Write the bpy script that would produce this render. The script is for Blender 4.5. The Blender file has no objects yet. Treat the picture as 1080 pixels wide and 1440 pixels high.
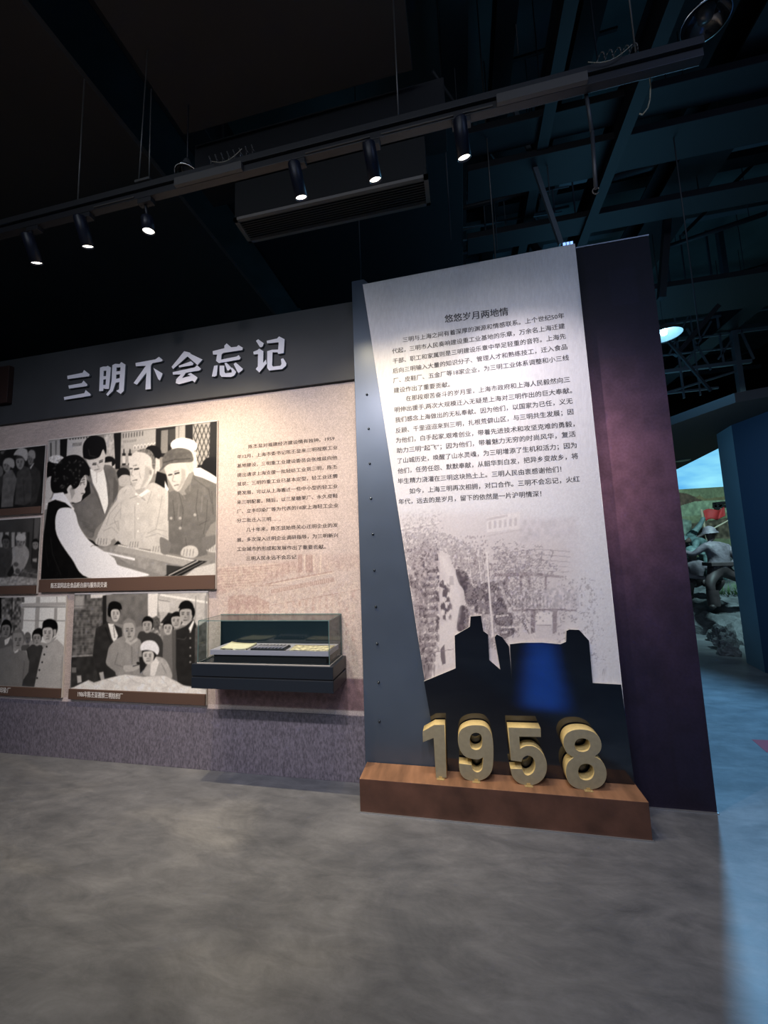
import bpy, bmesh, math, random
import numpy as np
from mathutils import Vector, Matrix, noise as mnoise

random.seed(7); RNG = np.random.default_rng(7)
sc = bpy.context.scene
COL = sc.collection
PI = math.pi

# ------------------------------------------------------------------ camera
F, YAW, PITCH, ROLL, H = 541.0, .19874, .10742, -.03603, 1.5
fw = Vector((-math.sin(YAW)*math.cos(PITCH), math.cos(YAW)*math.cos(PITCH), math.sin(PITCH)))
r0 = Vector((math.cos(YAW), math.sin(YAW), 0)); u0 = r0.cross(fw)
rt = r0*math.cos(ROLL) + u0*math.sin(ROLL); up = rt.cross(fw)
cd = bpy.data.cameras.new('camera'); cam = bpy.data.objects.new('camera', cd); COL.objects.link(cam)
cd.sensor_fit = 'HORIZONTAL'; cd.sensor_width = 36; cd.lens = F/1080*36; cd.clip_start = .02; cd.clip_end = 100
m = Matrix.Identity(4)
for i in range(3): m[i][0] = rt[i]; m[i][1] = up[i]; m[i][2] = -fw[i]
m.translation = (0, 0, H); cam.matrix_world = m
sc.camera = cam

# ------------------------------------------------------------------ exposure and world
sc.view_settings.view_transform = 'Standard'; sc.view_settings.look = 'None'
sc.view_settings.gamma = 1; sc.view_settings.use_curve_mapping = False; sc.view_settings.exposure = .14
w = bpy.data.worlds.new('world'); sc.world = w; w.use_nodes = True
w.node_tree.nodes['Background'].inputs[0].default_value = (.5, .6, 1, 1)
w.node_tree.nodes['Background'].inputs[1].default_value = 0.004

def lamp(name, kind, loc, power, color, target=None, **kw):
    l = bpy.data.lights.new(name, kind); l.energy = power; l.color = color
    for k, v in kw.items(): setattr(l, k, v)
    o = bpy.data.objects.new(name, l); COL.objects.link(o); o.location = loc
    if target: o.rotation_euler = (Vector(target)-Vector(loc)).to_track_quat('-Z', 'Y').to_euler()
    return o
# added unseen fills: cool gallery light, hall spots, blue area lights at right
lamp('gallery_fill', 'AREA', (-1.2, -2.2, 4.3), 92, (.80, .88, 1.0), (-.5, .2, 0), size=3.2)
lamp('gallery_fill', 'AREA', (2.8, -1.0, 4.6), 20, (.40, .55, 1.0), (.8, 2.2, .6), size=1.5)
lamp('hall_spot', 'SPOT', (-3.4, -.4, 3.75), 80, (.95, .88, 1.0), (-3.1, 2.62, 1.5), spot_size=1.15, spot_blend=1, shadow_soft_size=.06)
lamp('hall_spot', 'SPOT', (-2.0, -.4, 3.75), 240, (.98, .88, .90), (-1.9, 2.62, 1.55), spot_size=1.1, spot_blend=1, shadow_soft_size=.06)
lamp('hall_spot', 'SPOT', (-.9, -.4, 3.75), 165, (.98, .88, .92), (-.9, 2.62, 1.5), spot_size=1.1, spot_blend=1, shadow_soft_size=.06)
lamp('hall_spot', 'SPOT', (.3, -.4, 3.75), 140, (.93, .87, .95), (.3, 2.62, 1.6), spot_size=1.0, spot_blend=1, shadow_soft_size=.06)
lamp('blue_floor_wash', 'SPOT', (2.50, 5.06, 3.93), 700, (.20, .58, 1.0), (1.9, 3.0, 0), spot_size=2.3, spot_blend=.6, shadow_soft_size=.14)
lamp('blue_hall_fill', 'AREA', (2.4, 7.2, 3.5), 9, (.18, .60, 1.0), (2.5, 6.0, 8), size=1.6)
lamp('blue_hall_up', 'AREA', (1.9, 4.4, 3.3), 6, (.22, .65, 1.0), (1.7, 3.6, 8), size=1.0)
lamp('blue_side_fill', 'AREA', (1.85, 4.15, 2.4), 7, (.42, .75, 1.0), (3.3, 5.3, 1.6), size=.6)
lamp('diorama_light', 'SPOT', (4.2, 5.9, 3.6), 520, (.55, .9, .95), (5.0, 9.0, .9), spot_size=2.0, spot_blend=.7, shadow_soft_size=.15)  # unseen spot added to brighten the battle scene
lamp('blue_streak', 'AREA', (.885, -.35, 2.4), 30, (.02, .17, 1.0), None, shape='RECTANGLE', size=.36, size_y=2.7, spread=.14).rotation_euler = (0, 0, .166)  # unseen strip lamp added for the blue reflection in the skyline board

# ------------------------------------------------------------------ projection helpers (pixel of the 1080x1440 frame -> point in the room)
def ray(px, py): return fw + rt*((px-540)/F) - up*((py-720)/F)
def on_y(px, py, Y):
    r = ray(px, py); t = Y/r.y; return Vector((r.x*t, Y, H+r.z*t))
def on_z(px, py, z=0.):
    r = ray(px, py); t = (z-H)/r.z; return Vector((r.x*t, r.y*t, z))
def crop(ox, oy, s): return lambda x, y: (ox+x/s, oy+y/s)
ident = lambda x, y: (x, y)

# ------------------------------------------------------------------ object helpers
def empty(name, loc, label=None, cat=None, group=None):
    o = bpy.data.objects.new(name, None); o.empty_display_size = .05; COL.objects.link(o); o.location = loc
    return tag(o, label, cat, group)
def tag(o, label=None, cat=None, group=None, kind=None):
    if label: o['label'] = label
    if cat: o['category'] = cat
    if group: o['group'] = group
    if kind: o['kind'] = kind
    return o
def link_mesh(name, me, mats, parent=None):
    o = bpy.data.objects.new(name, me); COL.objects.link(o)
    for mt in (mats if isinstance(mats, (list, tuple)) else [mats]): me.materials.append(mt)
    if parent:
        o.parent = parent
        if parent.parent is None: o.matrix_parent_inverse = Matrix.Translation(-Vector(parent.location))
    return o
class MB:
    def __init__(s): s.bm = bmesh.new(); s.mi = 0
    def _f(s, vs, quads):
        out = []
        for q in quads:
            try:
                f = s.bm.faces.new([vs[i] for i in q]); f.material_index = s.mi; out.append(f)
            except ValueError: pass
        return out
    def box(s, x0, x1, y0, y1, z0, z1, bev=0):
        vs = [s.bm.verts.new(p) for p in ((x0,y0,z0),(x1,y0,z0),(x1,y1,z0),(x0,y1,z0),(x0,y0,z1),(x1,y0,z1),(x1,y1,z1),(x0,y1,z1))]
        fs = s._f(vs, ((3,2,1,0),(4,5,6,7),(0,1,5,4),(1,2,6,5),(2,3,7,6),(3,0,4,7)))
        if bev:
            es = list({e for f in fs for e in f.edges})
            bmesh.ops.bevel(s.bm, geom=es, offset=bev, segments=2, affect='EDGES', profile=.6)
        return s
    def prism(s, pts, axis, a, b, bev=0):
        # pts: list of 2D; axis 'y' -> (x,z), 'z' -> (x,y), 'x' -> (y,z)
        def P(p, t): return {'y': (p[0], t, p[1]), 'z': (p[0], p[1], t), 'x': (t, p[0], p[1])}[axis]
        n = len(pts); A = [s.bm.verts.new(P(p, a)) for p in pts]; B = [s.bm.verts.new(P(p, b)) for p in pts]
        fs = []
        fs += [s.bm.faces.new(A), s.bm.faces.new(B[::-1])]
        for i in range(n): fs.append(s.bm.faces.new((A[i], B[i], B[(i+1) % n], A[(i+1) % n])))
        for f in fs: f.material_index = s.mi
        bmesh.ops.recalc_face_normals(s.bm, faces=fs)
        if bev:
            bmesh.ops.bevel(s.bm, geom=list({e for f in fs for e in f.edges}), offset=bev, segments=1, affect='EDGES')
        return s
    def bar(s, a, b, r, n=8, r2=None, square=False):
        a = Vector(a); b = Vector(b); d = (b-a)
        if d.length < 1e-6: return s
        q = d.to_track_quat('Z', 'Y'); r2 = r if r2 is None else r2
        if square: n = 4
        off = PI/4 if square else 0
        A, B = [], []
        for i in range(n):
            t = 2*PI*i/n+off; v = q @ Vector((math.cos(t), math.sin(t), 0))
            A.append(s.bm.verts.new(a+v*r)); B.append(s.bm.verts.new(b+v*r2))
        fs = [s.bm.faces.new(A[::-1]), s.bm.faces.new(B)]
        for i in range(n):
            f = s.bm.faces.new((A[i], A[(i+1) % n], B[(i+1) % n], B[i])); f.smooth = not square; fs.append(f)
        for f in fs: f.material_index = s.mi
        return s
    def tube(s, pts, r, n=6):
        for a, b in zip(pts[:-1], pts[1:]): s.bar(a, b, r, n)
        return s
    def lathe(s, prof, loc=(0,0,0), q=None, n=20, smooth=True):
        rings = []
        for (r, z) in prof:
            ring = []
            for i in range(n if r > 1e-6 else 1):
                t = 2*PI*i/n; v = Vector((r*math.cos(t), r*math.sin(t), z))
                if q: v = q @ v
                ring.append(s.bm.verts.new(v+Vector(loc)))
            rings.append(ring)
        for A, B in zip(rings[:-1], rings[1:]):
            for i in range(n):
                if len(A) == 1 and len(B) == 1: break
                if len(A) == 1: vs = (A[0], B[i], B[(i+1) % n])
                elif len(B) == 1: vs = (A[i], B[0], A[(i+1) % n])
                else: vs = (A[i], B[i], B[(i+1) % n], A[(i+1) % n])
                f = s.bm.faces.new(vs); f.smooth = smooth; f.material_index = s.mi
        return s
    def quad(s, *ps):
        f = s.bm.faces.new([s.bm.verts.new(p) for p in ps]); f.material_index = s.mi; return s
    def build(s, name, mat, parent=None):
        bmesh.ops.recalc_face_normals(s.bm, faces=s.bm.faces[:])
        me = bpy.data.meshes.new(name); s.bm.to_mesh(me); s.bm.free()
        return link_mesh(name, me, mat, parent)
def copy_tree(o, delta, parent=None):
    c = o.copy(); COL.objects.link(c)
    if parent: c.parent = parent
    else: c.location = o.location + Vector(delta)
    for ch in list(o.children): copy_tree(ch, delta, c)
    return c

# ------------------------------------------------------------------ materials
def mat(name, col, rough=.6, metal=0., emit=None, es=0., spec=.5, noise=None, bump=None, coat=0.):
    mt = bpy.data.materials.new(name); mt.use_nodes = True; nt = mt.node_tree; b = nt.nodes['Principled BSDF']
    b.inputs['Base Color'].default_value = (*col, 1); b.inputs['Roughness'].default_value = rough
    b.inputs['Metallic'].default_value = metal; b.inputs['Specular IOR Level'].default_value = spec
    b.inputs['Coat Weight'].default_value = coat
    if emit: b.inputs['Emission Color'].default_value = (*emit, 1); b.inputs['Emission Strength'].default_value = es
    tc = nt.nodes.new('ShaderNodeTexCoord')
    if noise:   # (scale, amount, detail, stretch)
        sc_, amt, det = noise[:3]; stv = noise[3] if len(noise) > 3 else (1, 1, 1)
        mp = nt.nodes.new('ShaderNodeMapping'); mp.inputs['Scale'].default_value = stv
        nz = nt.nodes.new('ShaderNodeTexNoise'); nz.inputs['Scale'].default_value = sc_; nz.inputs['Detail'].default_value = det
        rp = nt.nodes.new('ShaderNodeValToRGB'); rp.color_ramp.elements[0].position = .32; rp.color_ramp.elements[1].position = .68
        rp.color_ramp.elements[0].color = tuple(c*(1-amt) for c in col)+(1,); rp.color_ramp.elements[1].color = tuple(min(1, c*(1+amt)) for c in col)+(1,)
        L = nt.links; L.new(tc.outputs['Object'], mp.inputs[0]); L.new(mp.outputs[0], nz.inputs['Vector'])
        L.new(nz.outputs['Fac'], rp.inputs[0]); L.new(rp.outputs[0], b.inputs['Base Color'])
    if bump:    # (scale, strength, distance)
        nz = nt.nodes.new('ShaderNodeTexNoise'); nz.inputs['Scale'].default_value = bump[0]; nz.inputs['Detail'].default_value = 4
        bp = nt.nodes.new('ShaderNodeBump'); bp.inputs['Strength'].default_value = bump[1]; bp.inputs['Distance'].default_value = bump[2]
        nt.links.new(tc.outputs['Object'], nz.inputs['Vector']); nt.links.new(nz.outputs['Fac'], bp.inputs['Height']); nt.links.new(bp.outputs[0], b.inputs['Normal'])
    return mt
def print_mat(name, rough=.55, speck=None, bump=None, spec=.4):
    """flat print: colour attribute, optional procedural fine weave"""
    mt = bpy.data.materials.new(name); mt.use_nodes = True; nt = mt.node_tree; b = nt.nodes['Principled BSDF']
    b.inputs['Roughness'].default_value = rough; b.inputs['Specular IOR Level'].default_value = spec
    at = nt.nodes.new('ShaderNodeVertexColor'); at.layer_name = 'Col'; out = at.outputs['Color']
    tc = nt.nodes.new('ShaderNodeTexCoord')
    if speck:
        nz = nt.nodes.new('ShaderNodeTexNoise'); nz.inputs['Scale'].default_value = speck[0]; nz.inputs['Detail'].default_value = 3
        rp = nt.nodes.new('ShaderNodeValToRGB'); a = 1-speck[1]; rp.color_ramp.elements[0].position = .42; rp.color_ramp.elements[1].position = .58
        rp.color_ramp.elements[0].color = (a, a*.98, a*.97, 1); rp.color_ramp.elements[1].color = (1, 1, 1, 1)
        mx = nt.nodes.new('ShaderNodeMixRGB'); mx.blend_type = 'MULTIPLY'; mx.inputs[0].default_value = 1
        nt.links.new(tc.outputs['Object'], nz.inputs['Vector']); nt.links.new(nz.outputs['Fac'], rp.inputs[0])
        nt.links.new(out, mx.inputs[1]); nt.links.new(rp.outputs[0], mx.inputs[2]); out = mx.outputs[0]
    nt.links.new(out, b.inputs['Base Color'])
    if bump:
        nz = nt.nodes.new('ShaderNodeTexNoise'); nz.inputs['Scale'].default_value = bump[0]
        bp = nt.nodes.new('ShaderNodeBump'); bp.inputs['Strength'].default_value = bump[1]; bp.inputs['Distance'].default_value = .002
        nt.links.new(tc.outputs['Object'], nz.inputs['Vector']); nt.links.new(nz.outputs['Fac'], bp.inputs['Height']); nt.links.new(bp.outputs[0], b.inputs['Normal'])
    return mt
M = {}
M['header'] = mat('header_grey', (.038, .042, .047), .6, noise=(3, .12, 4))
M['letter'] = mat('letter_white', (.84, .85, .92), .45)
M['letter_side'] = mat('letter_side', (.16, .18, .20), .5)
M['skirt'] = mat('skirting_purple_grey', (.165, .150, .185), .65, noise=(95, .36, 2, (1, 1, .45)), bump=(150, .5, .003))
M['steel'] = mat('grey_painted_steel', (.075, .100, .140), .32, metal=.25, noise=(1.8, .12, 3))
M['rivet'] = mat('dark_rivet', (.10, .12, .14), .25, metal=.9)
M['gloss'] = mat('black_gloss_acrylic', (.004, .005, .009), .07, spec=.9, coat=.3)
M['edge'] = mat('pale_cut_edge', (.45, .44, .42), .35)
M['panel_side'] = mat('panel_side', (.20, .20, .22), .6)
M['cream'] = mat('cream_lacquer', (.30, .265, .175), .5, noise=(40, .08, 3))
M['cream_top'] = mat('cream_edge', (.72, .56, .24), .5, noise=(60, .08, 3))  # brighter copy for numeral edges, light from above put into the colour
M['brass'] = mat('brass_bracket', (.55, .42, .2), .4, metal=.5)
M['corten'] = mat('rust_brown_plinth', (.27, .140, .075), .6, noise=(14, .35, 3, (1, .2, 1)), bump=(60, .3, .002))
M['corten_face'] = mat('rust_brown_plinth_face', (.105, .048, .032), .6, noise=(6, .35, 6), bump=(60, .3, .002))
M['metal_strip'] = mat('aluminium_strip', (.5, .52, .55), .35, metal=.8)
M['case'] = mat('case_blue_black', (.012, .017, .026), .38, spec=.5)
M['groove'] = mat('case_groove', (.004, .005, .007), .7)
M['case_back'] = mat('case_back', (.010, .020, .028), .10, spec=.7)
M['riser'] = mat('riser_lilac_grey', (.36, .34, .42), .6)
M['cap_brown'] = mat('caption_brown', (.105, .062, .045), .5)
M['white_txt'] = mat('caption_lettering', (.75, .72, .68), .6)
M['ink'] = mat('dark_ink', (.035, .024, .020), .7)
M['ink2'] = mat('grey_ink', (.06, .055, .058), .7)
M['mount'] = mat('white_photo_mount', (.62, .58, .54), .6)
M['black'] = mat('black_paint', (.010, .010, .012), .6)
M['track'] = mat('black_track', (.009, .009, .012), .5)
M['chan'] = mat('grey_cable_channel', (.06, .055, .052), .6)
M['spotbody'] = mat('spot_body_navy', (.007, .009, .018), .4, spec=.3)
M['lens'] = mat('lit_lens', (1, 1, 1), .5, emit=(1, .93, .78), es=6)
M['board'] = mat('black_brown_ceiling_board', (.030, .024, .021), .85, noise=(1.4, .12, 3))
M['duct'] = mat('dark_duct', (.006, .0065, .009), .6)
M['purlin'] = mat('grey_blue_purlin', (.10, .125, .15), .5)  # lighter steel tone, blue light on the roof members put into the colour
M['chrome'] = mat('bright_rim', (.75, .85, .9), .12, metal=1)
M['duct_b'] = mat('black_steel', (.007, .008, .011), .6)
M['deck'] = mat('ceiling_deck', (.10, .15, .16), .8, noise=(2, .15, 3))
M['pipe'] = mat('dark_pipe', (.028, .032, .040), .5)
M['rod'] = mat('steel_rod', (.10, .095, .09), .4, metal=.5)
M['grille'] = mat('grille_metal', (.20, .18, .16), .55)
M['grille_in'] = mat('grille_inside', (.008, .008, .008), .8)
M['wire'] = mat('cream_wire', (.30, .27, .20), .6)
M['shade'] = mat('lamp_shade', (.05, .055, .06), .3)
M['shade_in'] = mat('lamp_shade_inside', (.75, .85, .9), .5)
M['smoke'] = mat('smoky_glass_shade', (.012, .014, .018), .12, spec=.8)
M['bulb'] = mat('lit_bulb', (1, 1, 1), .5, emit=(.45, .85, 1), es=12)
M['bluewall'] = mat('blue_wall', (.13, .25, .34), .6, noise=(1.2, .12, 3))  # strip of the wall lightened in colour to stand in for light
M['bluewall2'] = mat('blue_wall_deep', (.020, .050, .105), .6)  # darker copy for the side face, shade put into the colour
M['soffit'] = mat('dark_soffit', (.035, .026, .022), .8)
M['statue'] = mat('grey_violet_statue', (.14, .12, .14), .6, noise=(9, .4, 4), bump=(25, .6, .01))
M['statue_dark'] = mat('dark_brown_statue', (.045, .033, .035), .6, noise=(9, .3, 4))
M['statue_teal'] = mat('teal_grey_statue', (.10, .16, .16), .6, noise=(9, .4, 4), bump=(25, .6, .01))
M['skin'] = mat('dark_skin_statue', (.10, .07, .06), .6)
M['rock'] = mat('grey_rock', (.13, .14, .15), .85, noise=(4, .5, 7), bump=(9, .9, .05))
M['red'] = mat('red_flag', (.42, .03, .03), .7, noise=(5, .2, 3))
M['redmark'] = mat('red_floor_mark', (.30, .05, .07), .5)
M['grass'] = mat('dry_grass', (.12, .22, .09), .8)
M['pole'] = mat('pale_wood', (.42, .36, .26), .7)
M['brownred'] = mat('brown_red_panel', (.022, .008, .006), .6)
M['paper'] = mat('cream_paper', (.72, .68, .52), .7, noise=(30, .06, 3))
M['paper2'] = mat('tan_paper', (.55, .42, .26), .7, noise=(50, .4, 3))
M['news'] = mat('old_newsprint', (.58, .50, .35), .7, noise=(38, .55, 3))
M['seal'] = mat('dark_type_block', (.02, .022, .026), .35)
M['ledge'] = mat('paper_fade', (.55, .50, .35), .6)
M['p_photo'] = print_mat('photo_print', .42)
M['p_mural'] = print_mat('etched_mural_print', .6, (170, .22), (220, .25))
M['p_white'] = print_mat('white_panel_print', .5, (160, .025), None)
M['p_purple'] = print_mat('purple_wall_print', .6, (60, .12), (90, .12), .3)
M['p_back'] = print_mat('backdrop_print', .8)
gl = bpy.data.materials.new('clear_glass'); gl.use_nodes = True; nt = gl.node_tree; nt.nodes.clear()
o_ = nt.nodes.new('ShaderNodeOutputMaterial'); mx = nt.nodes.new('ShaderNodeMixShader'); tr = nt.nodes.new('ShaderNodeBsdfTransparent'); gs = nt.nodes.new('ShaderNodeBsdfGlossy'); fr = nt.nodes.new('ShaderNodeLayerWeight'); fr.inputs[0].default_value = .5
pw5 = nt.nodes.new('ShaderNodeMath'); pw5.operation = 'POWER'; pw5.inputs[1].default_value = 5; mad = nt.nodes.new('ShaderNodeMath'); mad.operation = 'MULTIPLY_ADD'; mad.inputs[1].default_value = .7; mad.inputs[2].default_value = .035
tr.inputs[0].default_value = (.94, .975, .97, 1); gs.inputs['Roughness'].default_value = .02
nt.links.new(fr.outputs['Facing'], pw5.inputs[0]); nt.links.new(pw5.outputs[0], mad.inputs[0]); nt.links.new(mad.outputs[0], mx.inputs[0])
nt.links.new(tr.outputs[0], mx.inputs[1]); nt.links.new(gs.outputs[0], mx.inputs[2]); nt.links.new(mx.outputs[0], o_.inputs[0])
M['glass'] = gl
M['glass_edge'] = mat('green_glass_edge', (.10, .20, .20), .15, spec=.8)

# floor: polished grey concrete
fm = bpy.data.materials.new('polished_concrete'); fm.use_nodes = True; nt = fm.node_tree; b = nt.nodes['Principled BSDF']; L = nt.links
tc = nt.nodes.new('ShaderNodeTexCoord')
def nz_(scale, detail, rough=.6, dist=0., mp=None):
    n = nt.nodes.new('ShaderNodeTexNoise'); n.inputs['Scale'].default_value = scale; n.inputs['Detail'].default_value = detail; n.inputs['Roughness'].default_value = rough; n.inputs['Distortion'].default_value = dist
    src = tc.outputs['Object']
    if mp:
        m_ = nt.nodes.new('ShaderNodeMapping'); m_.inputs['Scale'].default_value = mp; L.new(src, m_.inputs[0]); src = m_.outputs[0]
    L.new(src, n.inputs['Vector']); return n
n1 = nz_(1.5, 10, .68, .9, (.8, 1.2, 1)); n2 = nz_(7, 10, .74, .5, (.55, 1.5, 1)); n3 = nz_(.8, 3, .5, 1.0, (.6, 1.8, 1))
rp = nt.nodes.new('ShaderNodeValToRGB'); rp.color_ramp.elements[0].position = .34; rp.color_ramp.elements[0].color = (.112, .122, .140, 1); rp.color_ramp.elements[1].position = .68; rp.color_ramp.elements[1].color = (.212, .224, .244, 1)
L.new(n1.outputs[0], rp.inputs[0])
rp2 = nt.nodes.new('ShaderNodeValToRGB'); rp2.color_ramp.elements[0].position = .35; rp2.color_ramp.elements[0].color = (.70, .70, .70, 1); rp2.color_ramp.elements[1].position = .7; rp2.color_ramp.elements[1].color = (1.2, 1.19, 1.17, 1)
L.new(n2.outputs[0], rp2.inputs[0])
mx1 = nt.nodes.new('ShaderNodeMixRGB'); mx1.blend_type = 'MULTIPLY'; mx1.inputs[0].default_value = 1; L.new(rp.outputs[0], mx1.inputs[1]); L.new(rp2.outputs[0], mx1.inputs[2])
rp3 = nt.nodes.new('ShaderNodeValToRGB'); rp3.color_ramp.elements[0].position = .56; rp3.color_ramp.elements[0].color = (1, 1, 1, 1); rp3.color_ramp.elements[1].position = .66; rp3.color_ramp.elements[1].color = (1.3, 1.27, 1.2, 1)
L.new(n3.outputs[0], rp3.inputs[0])
mx2 = nt.nodes.new('ShaderNodeMixRGB'); mx2.blend_type = 'MULTIPLY'; mx2.inputs[0].default_value = 1; L.new(mx1.outputs[0], mx2.inputs[1]); L.new(rp3.outputs[0], mx2.inputs[2])
L.new(mx2.outputs[0], b.inputs['Base Color'])
mr = nt.nodes.new('ShaderNodeMapRange'); mr.inputs['To Min'].default_value = .34; mr.inputs['To Max'].default_value = .55; L.new(n2.outputs[0], mr.inputs[0]); L.new(mr.outputs[0], b.inputs['Roughness'])
bp = nt.nodes.new('ShaderNodeBump'); bp.inputs['Strength'].default_value = .15; bp.inputs['Distance'].default_value = .01; L.new(n2.outputs[0], bp.inputs['Height']); L.new(bp.outputs[0], b.inputs['Normal'])
b.inputs['Specular IOR Level'].default_value = .45
M['floor'] = fm

# ------------------------------------------------------------------ painted print sheets (flat prints of the place; tone per vertex of a fine sheet)
def smooth_loop(pts, sub=5):
    n = len(pts); out = []
    for i in range(n):
        p0, p1, p2, p3 = (np.array(pts[(i+k) % n], float) for k in (-1, 0, 1, 2))
        for j in range(sub):
            t = j/sub
            out.append(tuple(.5*((2*p1)+(-p0+p2)*t+(2*p0-5*p1+4*p2-p3)*t*t+(-p0+3*p1-3*p2+p3)*t**3)))
    return out
def sm_noise(shape, cell, seed=0):
    r = np.random.default_rng(seed); ny, nx = max(2, int(shape[0]/cell)+2), max(2, int(shape[1]/cell)+2)
    g = r.random((ny, nx)); yi = np.linspace(0, ny-1.001, shape[0]); xi = np.linspace(0, nx-1.001, shape[1])
    y0 = yi.astype(int); x0 = xi.astype(int); fy = (yi-y0)[:, None]; fx = (xi-x0)[None, :]
    fy = fy*fy*(3-2*fy); fx = fx*fx*(3-2*fx)
    a = g[np.ix_(y0, x0)]; b_ = g[np.ix_(y0, x0+1)]; c = g[np.ix_(y0+1, x0)]; d = g[np.ix_(y0+1, x0+1)]
    return (a*(1-fx)+b_*fx)*(1-fy)+(c*(1-fx)+d*fx)*fy
class Sheet:
    def __init__(s, xs, zs, Y, base):
        s.xs, s.zs, s.Y = np.array(xs), np.array(zs), Y
        s.X, s.Z = np.meshgrid(s.xs, s.zs)
        s.C = np.zeros(s.X.shape+(3,)); s.C[:] = base; s.cv = ident; s.cell = abs(s.xs[-1]-s.xs[-2])
    def w(s, p):
        q = on_y(*s.cv(*p), s.Y); return (q.x, q.z)
    def _tone(s, t):
        return np.array(t if hasattr(t, '__len__') else (t, t*.985, t*.955))
    def poly(s, pts, tone, smooth=False, soft=1.0, op=1., nz=None, wall=False):
        if smooth: pts = smooth_loop(pts)
        P = np.array(pts if wall else [s.w(p) for p in pts]); sf = soft*.004
        x0, z0 = P.min(0)-sf*2; x1, z1 = P.max(0)+sf*2
        ix = np.where((s.xs >= x0) & (s.xs <= x1))[0]; iz = np.where((s.zs >= z0) & (s.zs <= z1))[0]
        if len(ix) == 0 or len(iz) == 0: return
        sl = (slice(iz[0], iz[-1]+1), slice(ix[0], ix[-1]+1)); X, Z = s.X[sl], s.Z[sl]
        ins = np.zeros(X.shape, bool); d = np.full(X.shape, 1e9)
        for (ax, az), (bx, bz) in zip(P, np.roll(P, -1, 0)):
            if az != bz:
                c = ((az > Z) != (bz > Z)) & (X < (bx-ax)*(Z-az)/(bz-az)+ax); ins ^= c
            L2 = (bx-ax)**2+(bz-az)**2+1e-12; t = np.clip(((X-ax)*(bx-ax)+(Z-az)*(bz-az))/L2, 0, 1)
            d = np.minimum(d, np.hypot(X-ax-t*(bx-ax), Z-az-t*(bz-az)))
        a = np.clip(.5+np.where(ins, d, -d)/sf, 0, 1)*op
        tn = s._tone(tone)*np.ones(X.shape+(1,))
        if nz: tn = tn*(1+nz[0]*(sm_noise(X.shape, nz[1], len(pts))-.5)[..., None]*2)
        s.C[sl] = s.C[sl]*(1-a[..., None])+tn*a[..., None]
    def ell(s, cx, cy, rx, ry, tone, rot=0, **kw):
        c, sn = math.cos(math.radians(rot)), math.sin(math.radians(rot))
        s.poly([(cx+rx*math.cos(t)*c-ry*math.sin(t)*sn, cy+rx*math.cos(t)*sn+ry*math.sin(t)*c) for t in np.linspace(0, 2*PI, 18)[:-1]], tone, **kw)
    def line(s, pts, wd, tone, **kw):
        for a, b_ in zip(pts[:-1], pts[1:]):
            d = np.array(b_, float)-np.array(a, float); n_ = np.hypot(*d)+1e-9; nn = np.array([-d[1], d[0]])/n_*wd/2
            s.poly([tuple(a+nn), tuple(b_+nn), tuple(b_-nn), tuple(a-nn)], tone, soft=kw.get('soft', .6), op=kw.get('op', 1))
    def grain(s, amt, cell=1.2, seed=3): s.C *= (1+amt*(sm_noise(s.X.shape, cell, seed)-.5)*2)[..., None]
    def blur(s):
        for ax in (0, 1):
            C = s.C; s.C = .5*C+.25*np.roll(C, 1, ax)+.25*np.roll(C, -1, ax)
            if ax == 0: s.C[0] = C[0]; s.C[-1] = C[-1]
            else: s.C[:, 0] = C[:, 0]; s.C[:, -1] = C[:, -1]
    def halftone(s, dens, tone, cell=1.6, seed=8, k=.8, lo=.12):
        """printed grain: flecks of `tone` whose cover follows `dens`"""
        n = .6*sm_noise(s.X.shape, cell, seed)+.4*sm_noise(s.X.shape, cell*2.6, seed+1)
        a = np.clip((dens-(1-n)*.9-lo+.35)/.10-2.2, 0, 1)*k
        s.C = s.C*(1-a[..., None])+s._tone(tone)*a[..., None]
    def face(s, cx, cy, rx, ry, skin=.68, hair=.1, turn=0, capt=None, hairline=.35):
        """small printed head: hair, face with brow, eyes, nose, mouth, ear and shading"""
        if hair is not None: s.ell(cx-turn*rx*.15, cy-ry*.22, rx*1.12, ry*1.0, hair)
        s.poly([(cx-rx*.86+turn*rx*.1, cy-ry*hairline), (cx-rx*.3, cy-ry*(hairline+.2)), (cx+rx*.5, cy-ry*(hairline+.18)), (cx+rx*.88+turn*rx*.1, cy-ry*.2), (cx+rx*.82+turn*rx*.08, cy+ry*.4), (cx+rx*.35+turn*rx*.1, cy+ry*.95), (cx-rx*.3+turn*rx*.12, cy+ry*.97), (cx-rx*.8+turn*rx*.1, cy+ry*.45)], skin, smooth=True)
        o = turn*rx*.3
        for sx in (-1, 1):
            ex = cx+o+sx*rx*.36
            s.line([(ex-rx*.22, cy-ry*.16), (ex+rx*.22, cy-ry*.2)], ry*.09, skin*.35, op=.8)
            s.line([(ex-rx*.16, cy+ry*.02), (ex+rx*.16, cy+ry*.02)], ry*.11, skin*.25, op=.85)
        s.poly([(cx+o-rx*.08, cy), (cx+o+rx*.16, cy+ry*.35), (cx+o-rx*.16, cy+ry*.35)], skin*.78, op=.5)
        s.line([(cx+o-rx*.16, cy+ry*.36), (cx+o+rx*.16, cy+ry*.36)], ry*.07, skin*.45, op=.8)
        s.line([(cx+o-rx*.28, cy+ry*.62), (cx+o+rx*.28, cy+ry*.6)], ry*.09, skin*.38, op=.8)
        s.ell(cx+o*.5-(turn or 1)*rx*.7, cy+ry*.25, rx*.2, ry*.5, skin*.7, op=.5)
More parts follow.
